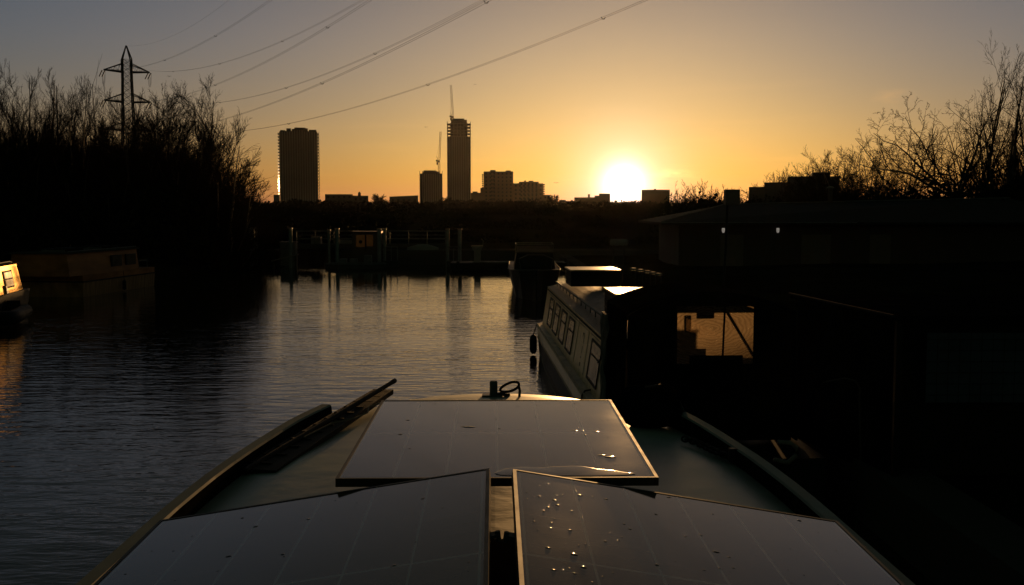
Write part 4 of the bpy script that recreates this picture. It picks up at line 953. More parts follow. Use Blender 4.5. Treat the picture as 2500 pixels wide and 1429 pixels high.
m.build('bag', 'black_fabric', sk, smooth=True)
m = MB(); m.tube([(-.12, .02, .20), (-.04, -.05, .235), (.05, .0, .240), (.13, -.04, .19), (.17, -.06, .10)], .010, 6); m.build('tie_cord', 'rope', sk)
# chain
ch = thing('chain', 'heavy dark chain trailing across the right foredeck to a shackle', 'chain', (0, 0, ZD + .030))
pa, pb_ = Vector(atz(1668, 1072, ZD + .03)), Vector(atz(1778, 1114, ZD + .03)); nl = 13
for i in range(nl):
    f = (i + .5) / nl; c = pa.lerp(pb_, f) + Vector((.012 * math.sin(f * 5), .01 * math.sin(f * 9), 0)) ; c.z = .0; d = (pb_ - pa).normalized(); sd_ = Vector((-d.y, d.x, 0)); up_ = Vector((0, 0, 1))
    wv_ = sd_ if i % 2 else up_ * .8 + sd_ * .5; pts = []
    for k in range(16):
        a = 2 * PI * k / 16; pts.append(c + d * (.030 * math.cos(a)) + wv_ * (.015 * math.sin(a)) + Vector((0, 0, .002)))
    MB().loop(pts, .0052, 6).build('link', 'black_paint', ch)
MB().box(pb_.x - .005, pb_.x + .055, pb_.y - .05, pb_.y - .01, -.02, .045).build('shackle_block', 'black_paint', ch, bevel=.006)

# ------------------------------------------------------------------ the cream narrowboat and its canopy
RB = math.radians(1.72); wb = thing('narrowboat', 'cream narrowboat with five windows moored ahead of the barge, black stern canopy', 'narrowboat', (1.335, 12.0, 0), RB)
# local frame: x from the gunwale's left edge to the right (0..2.08), y along the boat, bow away
def hullpts(z, ins_, y0=-1.2):
    Lh_ = 12.0; return [(ins_, y0), (2.08 - ins_, y0), (2.08 - ins_, Lh_), (1.85 - ins_ * .5, Lh_ + .8), (1.45, Lh_ + 1.5), (1.04, Lh_ + 1.8), (.63, Lh_ + 1.5), (.23 + ins_ * .5, Lh_ + .8), (ins_, Lh_)]
m = MB(); rows = [(-.3, .06), (.42, .0), (.72, .0)]
for z, i_ in rows: m.v += [(x, y, z) for x, y in hullpts(z, i_)]
for k in range(2):
    for i in range(9): j = (i + 1) % 9; m.f.append((k * 9 + i, k * 9 + j, (k + 1) * 9 + j, (k + 1) * 9 + i))
m.f.append(tuple(18 + i for i in range(9)))
m.build('hull', 'hull_black', wb)
m = MB(); m.box(-.018, 0, -1.1, 12, .66, .735); m.box(-.012, 0, -1.1, 12, .40, .44); m.build('rubbing_strake', 'dirty_cream', wb)
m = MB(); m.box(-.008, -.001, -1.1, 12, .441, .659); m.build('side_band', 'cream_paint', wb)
m = MB(); m.box(.0, .095, -1.1, 12, .7205, .728); m.build('gunwale', 'dirty_cream', wb)
# cabin with tumblehome sides
y0c, y1c = 1.15, 12.0; bi, ti = .10, .23; zb0, zt0 = .722, 1.56
def sidex(z): return bi + (ti - bi) * (z - zb0) / (zt0 - zb0)
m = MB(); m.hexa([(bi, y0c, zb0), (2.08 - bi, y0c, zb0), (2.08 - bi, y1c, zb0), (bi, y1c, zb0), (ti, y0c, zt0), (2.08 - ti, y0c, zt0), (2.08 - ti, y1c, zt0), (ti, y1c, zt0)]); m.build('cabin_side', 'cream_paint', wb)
m = MB(); K_ = 10
for y in (y0c - .05, y1c + .05):
    for k in range(K_ + 1): x = ti - .02 + (2.08 - 2 * ti + .04) * k / K_; m.v.append((x, y, zt0 + .012 + .09 * math.sin(PI * k / K_)))
for k in range(K_): m.f.append((k, k + 1, K_ + 2 + k, K_ + 1 + k))
m.f.append(tuple(range(K_ + 1))); m.f.append(tuple(range(2 * K_ + 1, K_, -1))); m.f.append((0, K_ + 1, 2 * K_ + 1, K_))
m.build('roof', 'roof_paint', wb, smooth=False)
m = MB()
for z0_, z1_ in ((1.50, 1.525),): m.hexa([(sidex(z0_) - .012, y0c, z0_), (sidex(z0_) - .001, y0c, z0_), (sidex(z0_) - .001, y1c, z0_), (sidex(z0_) - .012, y1c, z0_), (sidex(z1_) - .012, y0c, z1_), (sidex(z1_) - .001, y0c, z1_), (sidex(z1_) - .001, y1c, z1_), (sidex(z1_) - .012, y1c, z1_)])
m.build('coach_line', 'wood_dark', wb)
def on_side(mb, ya, yb, za, zb_, off0, off1):
    return mb.hexa([(sidex(za) - off1, ya, za), (sidex(za) - off0, ya, za), (sidex(za) - off0, yb, za), (sidex(za) - off1, yb, za), (sidex(zb_) - off1, ya, zb_), (sidex(zb_) - off0, ya, zb_), (sidex(zb_) - off0, yb, zb_), (sidex(zb_) - off1, yb, zb_)])
for ya in (2.4, 5.9, 7.25, 8.6, 9.95):
    yb = ya + .92 if ya > 3 else ya + 1.1; za, zb2 = .84, 1.42
    f = MB(); t_ = .032
    on_side(f, ya, yb, za, za + t_, .001, .016); on_side(f, ya, yb, zb2 - t_, zb2, .001, .016); on_side(f, ya, ya + t_, za + t_, zb2 - t_, .001, .016); on_side(f, yb - t_, yb, za + t_, zb2 - t_, .001, .016)
    on_side(f, ya + t_, yb - t_, 1.20, 1.225, .001, .014); w_ = f.build('window', 'black_paint', wb)
    g_ = MB(); on_side(g_, ya + t_, yb - t_, za + t_, 1.1995, .0005, .007); on_side(g_, ya + t_, yb - t_, 1.2255, zb2 - t_, .0005, .009); g_.build_each('pane', 'window_glass', w_)
# faded signwriting marks between the windows
m = MB()
for (ya, yb, za, zb2) in ((4.62, 4.66, 1.30, 1.36), (4.5, 4.64, 1.35, 1.375), (4.46, 4.49, 1.22, 1.35), (4.5, 4.53, 1.06, 1.17), (4.5, 4.56, .98, 1.01), (4.47, 4.5, .86, .92), (4.52, 4.55, .86, .92), (4.49, 4.53, .885, .90)): on_side(m, ya, yb, za, zb2, .0005, .0022)
m.build('faded_marks', mat('mark_paint', (.09, .06, .04), .7, var=.4), wb)
# trim strip panels
m = MB(); 
for ya in (3.95, 5.35): on_side(m, ya, ya + .02, .80, 1.46, .0006, .006)
on_side(m, 3.97, 11.7, 1.455, 1.47, .0006, .006); on_side(m, y0c, 3.8, 1.455, 1.47, .0006, .006); m.build('panel_trim', 'dirty_cream', wb)
# handrail
hr = MB(); xr = .40; zr = 1.71; hr.tube([(xr, 2.6, zr), (xr - .02, 11.6, zr - .01)], .018, 8)
for i in range(14): y = 2.7 + i * .68; hr.tube([(xr, y, 1.60), (xr, y, zr)], .011, 6)
hr.build('handrail', 'galv', wb)
# bow cover, sloping down from the roof end
m = MB(); m.hexa([(bi, 12.0, .722), (1.98, 12.0, .722), (1.5, 13.3, .722), (.55, 13.3, .722), (ti, 12.0, 1.60), (1.85, 12.0, 1.60), (1.2, 13.2, .95), (.85, 13.2, .95)]); m.build('bow_cover', 'black_fabric', wb)
# fender and its line
fd = thing('fender', 'dark sausage fender hanging from the far left corner of the cream narrowboat', 'fender', (at(1302, 840, 24.1).x, 24.1, 0))
m = MB(); m.tube([(0, 0, .02), (0, 0, .06), (0, 0, .12), (0, 0, .36), (0, 0, .42), (0, 0, .46)], [.03, .07, .085, .085, .07, .03], 14); m.build('body', 'hull_black', fd, smooth=True)
MB().tube([(0, 0, .46), (.04, 0, .58), (.085, 0, .70)], .012, 5).build('lanyard', 'rope', fd)
# line trailing from the gunwale into the water beside the boat
ln_ = thing('mooring_line', 'thin pale line running down the dark side of the cream narrowboat', 'line', (0, 0, 0))
a = at(1318, 862, 23.0); b_ = at(1360, 972, 14.6); MB().tube([a, a.lerp(b_, .3) - Vector((0, 0, .05)), a.lerp(b_, .65) - Vector((0, 0, .06)), b_], .008, 5).build('line', 'light_rope', ln_)
cl_ = thing('centre_rope', 'dark rope hanging over the near gunwale of the cream narrowboat', 'rope', wb.matrix_basis @ Vector((0, 0, 0)), RB)
pts = [(.30, 2.1, 1.60), (.19, 2.05, 1.58), (.15, 2.0, 1.45), (.17, 2.3, 1.28), (.12, 2.3, 1.22)]; m = MB(); m.tube(pts, .011, 6)
m.build('rope', 'rope', cl_)
cl3 = thing('centre_rope', 'dark rope looped down over the rubbing strake near the barge bow', 'rope', wb.matrix_basis @ Vector((0, 0, 0)), RB)
MB().tube([(.12, 2.9, .76), (.02, 2.85, .752), (-.035, 2.75, .70), (-.045, 2.65, .50), (-.03, 2.6, .25)], .013, 6).build('rope', 'rope', cl3)
# roof boxes
mat('box_top', (.50, .30, .12), .36, var=.25, scale=6, spec=.3)
def roof_box(label, c0, c1, y0_, y1_, z0_, z1_, lidm='box_top'):
    r = thing('roof_box', label, 'box', ((c0 + c1) / 2, (y0_ + y1_) / 2, z0_), RB, 'boxes on the cream narrowboat roof'); hx, hy, hz = (c1 - c0) / 2, (y1_ - y0_) / 2, z1_ - z0_
    m = MB(); m.box(-hx + .02, hx - .02, -hy + .02, hy - .02, 0, hz - .03); m.build('body', 'wood_dark', r)
    for k in range(1, 4): MB().box(-hx + .008, -hx + .0195, -hy + .03, hy - .03, hz * k / 4 - .008, hz * k / 4).build('batten', 'wood_dark', r)
    MB().box(-hx, hx, -hy, hy, hz - .029, hz).build('lid', lidm, r, bevel=.006); return r
roof_box('large box on the far end of the narrowboat roof, its lid blazing in low sun', 1.55, 2.62, 22.1, 23.35, 1.70, 2.05)
roof_box('smaller box beside the black canopy, its lid a bright triangle', 1.74, 2.7, 15.5, 16.85, 1.68, 2.07)
# stern canopy
cn = MB(); 
def arch(x0_, x1_, zed, zcr, n_): return [(x0_ + (x1_ - x0_) * k / n_, zed + (zcr - zed) * math.sin(PI * k / n_) ** .75) for k in range(n_ + 1)]
NX0, NX1 = .04, 2.03; ar = arch(NX0 + .05, NX1 - .05, 2.17, 2.40, 14)
yN, yF = -.40, 1.13
# roof skin and side walls (thin sheets with thickness)
def strip(pts_, y0_, y1_, th_):
    m_ = MB(); k_ = len(pts_)
    for y in (y0_, y1_):
        m_.v += [(x, y, z) for x, z in pts_]; m_.v += [(x + (th_ if x < 1 else -th_) * .7, y, z - th_) for x, z in pts_]
    for i in range(k_ - 1):
        m_.f += [(i, i + 1, 2 * k_ + i + 1, 2 * k_ + i), (k_ + i, 3 * k_ + i, 3 * k_ + i + 1, k_ + i + 1), (i, k_ + i, k_ + i + 1, i + 1), (2 * k_ + i, 2 * k_ + i + 1, 3 * k_ + i + 1, 3 * k_ + i)]
    m_.f += [(0, 2 * k_, 3 * k_, k_), (k_ - 1, 2 * k_ - 1, 4 * k_ - 1, 3 * k_ - 1)]
    return m_
strip(ar, yN, yF, .02).build('canopy_roof', 'black_fabric', wb)
for x in (NX0, NX1):
    m = MB(); s_ = 1 if x < 1 else -1
    m.hexa([(x, yN, .73), (x + s_ * .02, yN, .73), (x + s_ * .02, yF, .73), (x, yF, .73), (x + s_ * .05, yN, 2.165), (x + s_ * .07, yN, 2.165), (x + s_ * .07, yF, 2.165), (x + s_ * .05, yF, 2.165)] if s_ > 0 else
           [(x - .02, yN, .73), (x, yN, .73), (x, yF, .73), (x - .02, yF, .73), (x - .07, yN, 2.165), (x - .05, yN, 2.165), (x - .05, yF, 2.165), (x - .07, yF, 2.165)]); m.build('canopy_side', 'black_fabric', wb)
def face(y, x0_, x1_, z0_, z1_, bottom, name, mm='black_fabric'):
    """canopy end wall with a window opening"""
    m_ = MB(); t2 = .015
    m_.box(NX0 + .075, x0_, y, y + t2, bottom, 2.14); m_.box(x1_, NX1 - .075, y, y + t2, bottom, 2.14); m_.box(x0_, x1_, y, y + t2, bottom, z0_)
    top = [(x, z) for x, z in arch(NX0 + .08, NX1 - .08, 2.141, 2.375, 14)]
    zc = z1_
    if z1_ < 2.14: m_.box(x0_, x1_, y, y + t2, z1_, 2.14); zc = 2.14
    k_ = len(top)
    for i in range(k_ - 1):
        (xa_, za_), (xb_, zb_) = top[i], top[i + 1]; lo = 2.1405
        xm = (xa_ + xb_) / 2
        if x0_ < xm < x1_ and z1_ > 2.15: lo = min(z1_, za_, zb_) - .001
        m_.hexa([(xa_, y, lo), (xb_, y, lo), (xb_, y + t2, lo), (xa_, y + t2, lo), (xa_, y, max(za_, lo + .001)), (xb_, y, max(zb_, lo + .001)), (xb_, y + t2, max(zb_, lo + .001)), (xa_, y + t2, max(za_, lo + .001))])
    return m_.build(name, mm, wb)
wx0, wx1 = .66, 1.51
face(yN + .003, wx0, wx1, 1.60, 2.24, .74, 'canopy_end')
face(yF - .02, .25, 1.86, 1.70, 2.20, 1.58, 'canopy_end')
# scratched vinyl pane
vm = bpy.data.materials.new('scratched_vinyl'); vm.use_nodes = True; MAT['scratched_vinyl'] = vm; t = vm.node_tree
for n_ in list(t.nodes):
    if n_.type == 'BSDF_PRINCIPLED': t.nodes.remove(n_)
out = [n_ for n_ in t.nodes if n_.type == 'OUTPUT_MATERIAL'][0]
tr = t.nodes.new('ShaderNodeBsdfTranslucent'); tp = t.nodes.new('ShaderNodeBsdfTransparent'); gls_ = t.nodes.new('ShaderNodeBsdfGlossy'); mx = t.nodes.new('ShaderNodeMixShader'); mx2 = t.nodes.new('ShaderNodeMixShader')
tr.inputs['Color'].default_value = (.55, .52, .46, 1); tp.inputs['Color'].default_value = (.60, .46, .32, 1); gls_.inputs['Roughness'].default_value = .25; gls_.inputs['Color'].default_value = (.5, .5, .5, 1)
tcn = t.nodes.new('ShaderNodeTexCoord'); wvn = t.nodes.new('ShaderNodeTexWave'); wvn.wave_type = 'RINGS'; wvn.rings_direction = 'Y'
mp = t.nodes.new('ShaderNodeMapping'); mp.inputs['Location'].default_value = (-1.02, 0, -2.02); t.links.new(tcn.outputs['Object'], mp.inputs[0]); mp.inputs['Scale'].default_value = (1, 1, 1.9); mp.vector_type = 'POINT'
mp.inputs['Location'].default_value = (-1.02, 0, -2.0 * 1.9)
t.links.new(mp.outputs[0], wvn.inputs['Vector']); wvn.inputs['Scale'].default_value = 6; wvn.inputs['Distortion'].default_value = 9; wvn.inputs['Detail'].default_value = 5; wvn.inputs['Detail Scale'].default_value = 1.3
nz = t.nodes.new('ShaderNodeTexNoise'); nz.inputs['Scale'].default_value = 4; nz.inputs['Detail'].default_value = 6; t.links.new(tcn.outputs['Object'], nz.inputs['Vector'])
mm1 = t.nodes.new('ShaderNodeMath'); mm1.operation = 'MULTIPLY'; t.links.new(wvn.outputs['Fac'], mm1.inputs[0]); t.links.new(nz.outputs['Fac'], mm1.inputs[1])
mr = t.nodes.new('ShaderNodeMapRange'); mr.inputs['From Max'].default_value = .7; mr.inputs['To Min'].default_value = .20; mr.inputs['To Max'].default_value = .36; t.links.new(mm1.outputs[0], mr.inputs['Value'])
t.links.new(mr.outputs[0], mx.inputs['Fac']); t.links.new(tp.outputs[0], mx.inputs[1]); t.links.new(tr.outputs[0], mx.inputs[2])
mx2.inputs['Fac'].default_value = .05; t.links.new(mx.outputs[0], mx2.inputs[1]); t.links.new(gls_.outputs[0], mx2.inputs[2]); t.links.new(mx2.outputs[0], out.inputs['Surface'])
MB().box(wx0, wx1, yN + .006, yN + .008, 1.60, 2.24).build('vinyl_window', 'scratched_vinyl', wb)
MB().hexa([(1.155, yN - .012, 1.60), (1.175, yN - .012, 1.60), (1.175, yN + .001, 1.60), (1.155, yN + .001, 1.60), (1.175, yN - .012, 2.24), (1.195, yN - .012, 2.24), (1.195, yN + .001, 2.24), (1.175, yN + .001, 2.24)]).build('window_seam', 'black_fabric', wb)
MB().box(wx0 + .14, wx1 - .12, yN - .02, yN + .001, 1.601, 1.695).build('window_flap', 'black_fabric', wb)
# things inside the canopy that throw shadows on the pane: hoop, strap, instrument box
m = MB(); m.box(.88, .95, .5, .56, 1.0, 2.16); m.build('canopy_hoop', 'black_paint', wb)
m = MB(); m.tube([(1.25, .3, 2.3), (1.62, .3, 1.7)], .018, 6); m.build('strap', 'black_fabric', wb)
MB().box(1.0, 1.16, .2, .45, 2.12, 2.22).build('instrument_box', 'black_paint', wb)
MB().box(.70, 1.18, .9, 1.08, 1.5, 1.80).build('locker', 'wood_dark', wb)
# crumpled side curtain on the left of the canopy
m = MB(); nyy, nzz = 10, 26; rg = random.Random(2)
for j in range(nzz + 1):
    z = .85 + 1.2 * j / nzz
    for i in range(nyy + 1): y = .62 + .42 * i / nyy * (1 - .35 * (1 - j / nzz)); m.v.append((-.005 + .022 * math.sin(i * 1.7 + j * .35) + .010 * math.sin(j * .9 + i) + .03 * j / nzz, y, z))
for j in range(nzz):
    for i in range(nyy): m.f.append((j * (nyy + 1) + i, j * (nyy + 1) + i + 1, (j + 1) * (nyy + 1) + i + 1, (j + 1) * (nyy + 1) + i))
sc_ = m.build('side_curtain', mat('grey_canvas', (.10, .10, .10), .7, var=.5, scale=6, stretch=(1, 6, 1)), wb, smooth=True)
sm = sc_.modifiers.new('thick', 'SOLIDIFY'); sm.thickness = .006
# short aerial behind
# ------------------------------------------------------------------ dark boat ahead
db = thing('cruiser', 'dark bow-on boat with a low canopy frame moored beyond the cream narrowboat', 'boat', (at(1305, 512, 40).x, 38, 0), math.radians(-1))
m = MB(); bows = [(0.0, -.05, 1.12), (.5, .25, 1.08), (1.2, .62, 1.05), (2.2, .92, 1.0), (4, 1.02, .95), (11, 1.02, .9)]
for (y, w_, zt_) in bows:
    m.v += [(-max(w_, .03), y, zt_), (-max(w_, .03) * .72, y + .1 * (y < 1), -.3), (max(w_, .03) * .72, y + .1 * (y < 1), -.3), (max(w_, .03), y, zt_)]
for i in range(len(bows) - 1):
    for k in range(3): m.f.append((i * 4 + k, (i + 1) * 4 + k, (i + 1) * 4 + k + 1, i * 4 + k + 1))
    m.f.append((i * 4 + 3, (i + 1) * 4 + 3, (i + 1) * 4, i * 4))
m.f.append((0, 1, 2, 3)); m.f.append((20, 23, 22, 21)); m.build('hull', 'hull_black', db)
MB().tube([(-x_ if s_ else x_, y, z + .02) for s_ in (1,) for y, x_, z in reversed(bows)] + [(x_, y, z + .02) for y, x_, z in bows[1:]], .03, 6).build('gunwale', 'steel', db)
MB().hexa([(-.8, 3, .98), (.8, 3, .98), (.8, 10, .93), (-.8, 10, .93), (-.7, 3.3, 1.62), (.7, 3.3, 1.62), (.7, 9.8, 1.62), (-.7, 9.8, 1.62)]).build('cabin', 'black_paint', db)
MB().box(-.76, .76, 3.2, 9.9, 1.625, 1.67).build('roof', 'dark_concrete', db)
for s_ in (-1, 1):
    for y in (3.4, 5.6): MB().tube([(s_ * .72, y, 1.675), (s_ * .72, y, 1.94)], .02, 5).build('stanchion', 'steel', db)
m = MB(); m.tube([(-.74, 3.4, 1.95), (.74, 3.4, 1.95)], .02, 5); m.tube([(-.74, 5.6, 1.95), (.74, 5.6, 1.95)], .02, 5); m.tube([(-.74, 3.4, 1.95), (-.74, 5.6, 1.95)], .02, 5); m.tube([(.74, 3.4, 1.95), (.74, 5.6, 1.95)], .02, 5); m.build('canopy_frame', 'galv', db)
MB().tube([(.55, .9, 1.08), (.62, 1.0, 1.5), (.3, 1.5, 1.62), (-.3, 1.5, 1.62), (-.62, 1.0, 1.5), (-.55, .9, 1.08)], .02, 6).build('bow_rail', 'steel', db)
MB().box(-.5, .5, 2.985, 3.10, 1.1, 1.5).build('windscreen', 'glassy', db)

# ------------------------------------------------------------------ left boats
A = Vector((-15.5, 40.3)); B = Vector((-14.75, 46.4)); dv = (B - A); Lw = dv.length; rzl = math.atan2(-dv.x, dv.y)
wbt = thing('wide_boat', 'wide brown boat with two square windows moored on the left bank', 'boat', (A.x, A.y, 0), rzl)
mat('brown_paint', (.34, .13, .05), .5, spec=.05, var=.45, scale=1.2, stretch=(1, .6, 2), bump=.003, bscale=3)
mat('plank_side', (.34, .17, .08), .6, spec=.15, var=.5, scale=2.5, stretch=(1, 6, .4), bump=.004)
# local: hull side at x=0 facing +x, boat extends to -x (2.6 m) and +y
MB().hexa([(-2.5, .05, -.3), (-.08, .05, -.3), (-.08, Lw, -.3), (-2.5, Lw, -.3), (-2.6, 0, .55), (0, 0, .55), (0, Lw, .55), (-2.6, Lw, .55)]).build('hull', 'plank_side', wbt)
MB().box(-2.62, .02, -.02, Lw + .02, .552, .60).build('rubbing_strake', 'wood_dark', wbt)
MB().box(-2.58, -.02, 0, Lw, .602, .82).build('upper_hull', 'brown_paint', wbt)
MB().hexa([(-2.45, -.8, .821), (-.10, -.8, .821), (-.10, Lw - 1.3, .821), (-2.45, Lw - 1.3, .821), (-2.35, -.8, 1.66), (-.20, -.8, 1.66), (-.20, Lw - 1.3, 1.66), (-2.35, Lw - 1.3, 1.66)]).build('cabin', 'brown_paint', wbt)
MB().box(-2.45, -.10, -.9, Lw - 1.2, 1.662, 1.71).build('roof', 'dark_concrete', wbt)
MB().tube([(-.22, -.7, 1.74), (-.22, Lw - 1.3, 1.76)], .018, 6).build('handrail', 'galv', wbt)
for ya in (2.45, 3.70):
    f = MB(); f.box(-.145, -.10, ya, ya + .88, 1.03, 1.48); w_ = f.build('window', 'black_paint', wbt); g_ = MB(); g_.box(-.099, -.088, ya + .06, ya + .82, 1.08, 1.43); g_.build('pane', 'window_glass', w_)
m = MB(); m.tube([(-.3, Lw - .9, .83), (-.3, Lw - .9, 1.12), (-.3, Lw - .1, 1.12), (-.3, Lw - .1, .83)], .018, 6); m.tube([(-.3, Lw - .1, 1.12), (-1.6, Lw - .1, 1.12)], .018, 6); m.build('stern_rail', 'galv', wbt)
fe = thing('fender', 'dark fender hanging on the hull of the wide brown boat', 'fender', wbt.matrix_basis @ Vector((.09, 3.1, 0)), rzl)
m = MB(); m.tube([(0, 0, .05), (0, 0, .10), (0, 0, .4), (0, 0, .46)], [.03, .075, .075, .03], 12); m.build('body', 'hull_black', fe, smooth=True); MB().tube([(0, 0, .46), (-.03, 0, .84)], .01, 5).build('lanyard', 'rope', fe)
for k, (yy, lb2) in enumerate(((.8, 'flat solar panel lying on the near part of the wide boat roof'), (3.6, 'flat solar panel lying above the windows of the wide boat'))):
    p = wbt.matrix_basis @ Vector((-1.2, yy, 1.80)); r = thing('solar_panel', lb2, 'solar panel', p, rzl, 'solar panels on the wide boat')
    MB().box(-.5, .5, -.8, .8, 0, .035).build('glass', 'glassy', r); mm = MB(); mm.box(-.45, .45, -.75, -.7, -.09, -.001); mm.box(-.45, .45, .7, .75, -.09, -.001); mm.build_each('foot', 'galv', r)
# sunlit timber boat, far left
mat('varnish', (.85, .40, .07), .42, metal=.42, var=.5, scale=5, stretch=(1, 14, .5), spec=0)
e1 = at(57, 690, 33.6); tb2 = thing('timber_boat', 'varnished timber boat glowing orange in the low sun at the left edge', 'narrowboat', (e1.x, 33.6, 0), math.radians(9.0))
# local: side at x=0 facing +x, running towards -y
MB().hexa([(-2, -12, -.3), (-.05, -12, -.3), (-.05, .3, -.3), (-2, .3, -.3), (-2.06, -12, .8), (.05, -12, .8), (.05, .55, .8), (-2.06, .55, .8)]).build('hull', 'hull_black', tb2)
MB().hexa([(-1.98, -11.5, .80), (-.02, -11.5, .80), (-.02, -.0, .80), (-1.98, 0, .80), (-1.85, -11.5, 1.62), (-.15, -11.5, 1.62), (-.15, -.16, 1.62), (-1.85, -.16, 1.62)]).build('cabin_side', 'varnish', tb2)
MB().box(-1.92, -.08, -11.6, -.10, 1.622, 1.67).build('roof', 'dark_concrete', tb2)
MB().tube([(-.14, -11, 1.70), (-.14, -.9, 1.72), (-.16, -.6, 1.68)], .018, 6).build('handrail', 'galv', tb2)
def s2(z): return -.02 - .13 * (z - .8) / .82
def on2(mb, ya, yb, za, zb2, o0, o1): return mb.hexa([(s2(za) + o0, ya, za), (s2(za) + o1, ya, za), (s2(za) + o1, yb, za), (s2(za) + o0, yb, za), (s2(zb2) + o0, ya, zb2), (s2(zb2) + o1, ya, zb2), (s2(zb2) + o1, yb, zb2), (s2(zb2) + o0, yb, zb2)])
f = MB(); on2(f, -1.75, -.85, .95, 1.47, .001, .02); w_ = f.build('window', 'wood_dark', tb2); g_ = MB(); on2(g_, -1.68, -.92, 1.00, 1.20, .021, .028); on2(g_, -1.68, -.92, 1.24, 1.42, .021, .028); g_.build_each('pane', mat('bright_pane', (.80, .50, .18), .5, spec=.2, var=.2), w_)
m = MB(); m.loop([(s2(1.2) + .02, -2.9 + .24 * math.cos(a), 1.2 + .24 * math.sin(a)) for a in np.linspace(0, 2 * PI, 25)[:-1]], .03, 6); w_ = m.build('porthole', 'wood_dark', tb2)
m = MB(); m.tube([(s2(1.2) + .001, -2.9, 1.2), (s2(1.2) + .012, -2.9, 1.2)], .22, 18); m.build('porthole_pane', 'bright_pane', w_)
for i in range(7):
    f = MB(); on2(f, -11 + i * 1.1, -11 + i * 1.1 + .7, .95, 1.45, .001, .02); f.build('window', 'wood_dark', tb2)
# dinghy tied to it
p = at(8, 745, 30.5); dg = thing('dinghy', 'small inflatable dinghy with a pale outboard motor cut by the left edge', 'dinghy', (p.x - .3, 30.6, 0), math.radians(15))
m = MB(); ring_ = [(-.62, 1.3, .28), (-.62, -.9, .28), (-.5, -1.2, .3), (.5, -1.2, .3), (.62, -.9, .28), (.62, 1.3, .28)]; m.tube(ring_, .2, 12); m.build('tube', 'black_paint', dg, smooth=True)
MB().box(-.5, .5, -1.1, 1.2, .05, .12).build('floor', 'dark_concrete', dg); MB().box(-.5, .5, 1.15, 1.2, .1, .6).build('transom', 'wood_dark', dg)
m = MB(); m.hexa([(-.16, 1.15, .75), (.16, 1.15, .75), (.16, 1.55, .75), (-.16, 1.55, .75), (-.13, 1.18, 1.05), (.13, 1.18, 1.05), (.11, 1.45, 1.02), (-.11, 1.45, 1.02)]); m.tube([(0, 1.38, -.2), (0, 1.34, .745)], .06, 8); m.build('outboard_motor', 'box_top', dg, bevel=.02)

# ------------------------------------------------------------------ right foreground bank
st = thing('storage_cage', 'dark low storage cage with blue sheeting behind wire mesh, far right', 'shed', (at(2190, 785, 10.5).x, 10.5, .6))
zc1 = 2.2 - .6
for (x, y) in ((.02, 0), (.02, 2.2), (3.4, 0), (3.4, 2.2), (1.7, 0)): MB().box(x - .03, x + .03, y - .03, y + .03, -.05, zc1 - .002).build('post', 'black_paint', st)
m = MB(); m.hexa([(-.06, -.08, zc1), (3.5, -.08, zc1), (3.5, 2.35, zc1 + .02), (-.42, 2.35, zc1 + .02), (-.06, -.08, zc1 + .05), (3.5, -.08, zc1 + .05), (3.5, 2.35, zc1 + .07), (-.42, 2.35, zc1 + .07)]); m.build('roof', mat('tarpaulin', (.008, .008, .008), .9, spec=0, var=.5, scale=3, bump=.02, bscale=5), st)
m = MB(); m.tube([(-.07, -.09, zc1 + .05), (-.25, 1.1, zc1 + .065), (-.43, 2.35, zc1 + .08)], .016, 6); m.build('roof_edge_tube', 'roof_felt', st)
MB().hexa([(0, .05, -.05), (.03, .05, -.05), (-.33, 2.2, -.05), (-.36, 2.2, -.05), (0, .05, zc1 - .004), (.03, .05, zc1 - .004), (-.33, 2.2, zc1 - .004), (-.36, 2.2, zc1 - .004)]).build('side_sheet', 'tarpaulin', st)
MB().box(.35, 3.3, .10, .12, .75, 1.46).build('blue_sheet', mat('blue_sheet', (.03, .042, .075), .6, var=.3, scale=3, bump=.01, bscale=4), st)
MB().box(.1, 3.3, .30, .34, -.05, zc1 - .01).build('back_board', 'wood_dark', st)
m = MB()
for i in range(30): x = .08 + i * .112; m.tube([(x, .0, 0), (x, .0, zc1 - .02)], .003, 4)
for i in range(14): z = .06 + i * .112; m.tube([(.03, .004, z), (3.38, .004, z)], .003, 4)
m.build('wire_mesh', 'black_paint', st)
hs = thing('hose', 'pale thin hose curling beside the storage cage', 'hose', (0, 0, 0)); p1, p2, p3, p4_ = at(2062, 924, 8.6), at(2088, 930, 8.6), at(2100, 950, 8.6), at(2098, 970, 8.6)
hs.location = (0, .0, 0)
MB().tube([p1 + Vector((-.15, 0.1, -.05)), p1, p2, p3, p4_, p4_ + Vector((0.03, .02, -.5)), Vector((p4_.x, 8.6, .63))], .007, 6).build('hose', 'rope', hs)
rb = thing('rope_loop', 'short pale rope loop hanging off the right side of the barge', 'rope', (atz(1932, 1105, 1.9).x, 4.9, 1.85))
p = at(1938, 1108, 5.2); rb.location = (p.x, 5.2, p.z)
MB().tube([(-.10, 0, -.03), (-.03, 0, -.045), (.012, 0, -.01), (.012, 0, .03), (-.02, 0, .055), (-.08, .0, .06)], .012, 7).build('rope', 'light_rope', rb, smooth=True)
ml = thing('mooring_rope', 'dark mooring rope stretched from the barge side across to the bank', 'rope', (0, 0, 0))
MB().tube([(1.27, 4.6, 1.9), (2.2, 5.0, 1.25), (3.2, 5.4, .85), (4.1, 5.7, .68)], .014, 6).build('rope', 'rope', ml)
ri = thing('mooring_ring', 'iron mooring pin in the towpath holding the barge rope', 'mooring pin', (4.12, 5.72, .6)); MB().tube([(0, 0, -.1), (0, 0, .2)], .018, 8).build('pin', 'steel', ri); m = MB(); m.loop([(.04 * math.cos(a), 0, .16 + .04 * math.sin(a)) for a in np.linspace(0, 2 * PI, 17)[:-1]], .008, 5); m.build('ring', 'steel', ri)

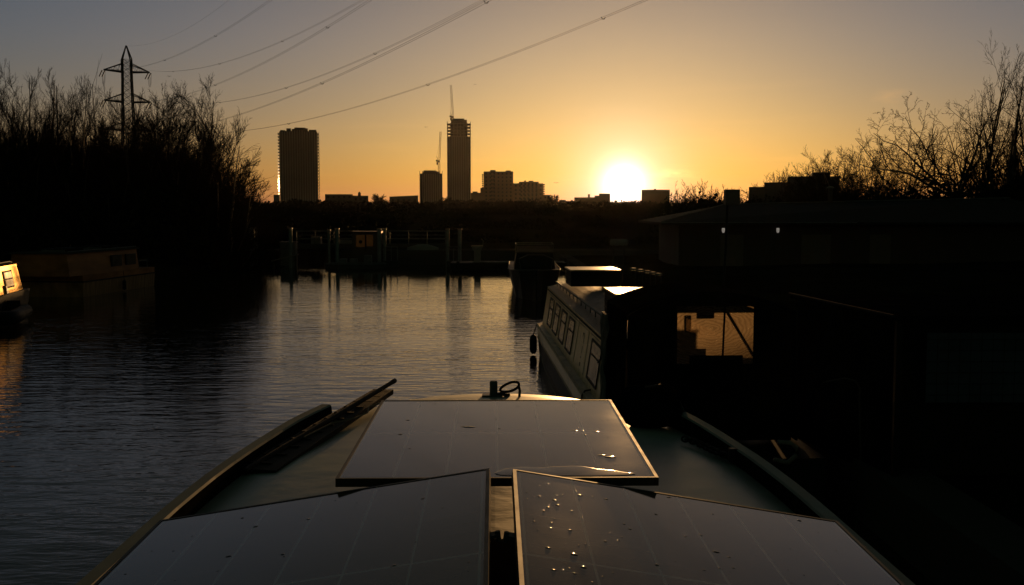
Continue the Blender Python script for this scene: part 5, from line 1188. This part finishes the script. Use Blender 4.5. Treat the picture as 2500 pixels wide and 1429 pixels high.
# ------------------------------------------------------------------ birds
def bird(px, py, Y, span, label, tilt):
    p = at(px, py, Y); r = thing('bird', label, 'bird', p, rnd.uniform(-.4, .4), 'birds in flight'); s_ = span / 2
    m_ = MB(); m_.tube([(-.0, -.22 * s_, 0), (0, -.1 * s_, .01), (0, .12 * s_, 0), (0, .38 * s_, 0)], [.03 * s_, .09 * s_, .08 * s_, .02 * s_], 6)
    for sd in (-1, 1):
        m_.add([(sd * .05 * s_, -.12 * s_, .02), (sd * .5 * s_, -.16 * s_, .26 * s_ * tilt), (sd * s_, .02 * s_, .10 * s_ * tilt), (sd * .5 * s_, .14 * s_, .24 * s_ * tilt), (sd * .05 * s_, .14 * s_, .0),
                (sd * .05 * s_, -.12 * s_, 0), (sd * .5 * s_, -.16 * s_, .26 * s_ * tilt - .03), (sd * s_, .02 * s_, .10 * s_ * tilt - .01), (sd * .5 * s_, .14 * s_, .24 * s_ * tilt - .03), (sd * .05 * s_, .14 * s_, -.02)],
               [(0, 1, 2, 3, 4), (9, 8, 7, 6, 5), (0, 5, 6, 1), (1, 6, 7, 2), (2, 7, 8, 3), (3, 8, 9, 4)])
    m_.build('body', 'twig', r)
bird(1358, 447, 180, 1.0, 'gull gliding low just left of the sun glow', .7)
bird(413, 187, 160, .7, 'small bird in flight right of the pylon', 1.0)
bird(1040, 311, 260, .9, 'tiny bird above the short unfinished tower', 1.0)
bird(1160, 206, 260, .7, 'tiny bird right of the tall crane jib', -.6)
# ------------------------------------------------------------------ evening haze
hm = bpy.data.materials.new('haze_air'); hm.use_nodes = True; t = hm.node_tree
for n_ in list(t.nodes):
    if n_.type == 'BSDF_PRINCIPLED': t.nodes.remove(n_)
out = [n_ for n_ in t.nodes if n_.type == 'OUTPUT_MATERIAL'][0]
pv = t.nodes.new('ShaderNodeVolumePrincipled'); pv.inputs['Color'].default_value = (.95, .88, .80, 1); pv.inputs['Density'].default_value = HZ; pv.inputs['Anisotropy'].default_value = .78
t.links.new(pv.outputs[0], out.inputs['Volume'])
hb = MB().box(-1650, 1650, -450, 1750, -3.0, 135).build('haze', hm); hb['kind'] = 'stuff'
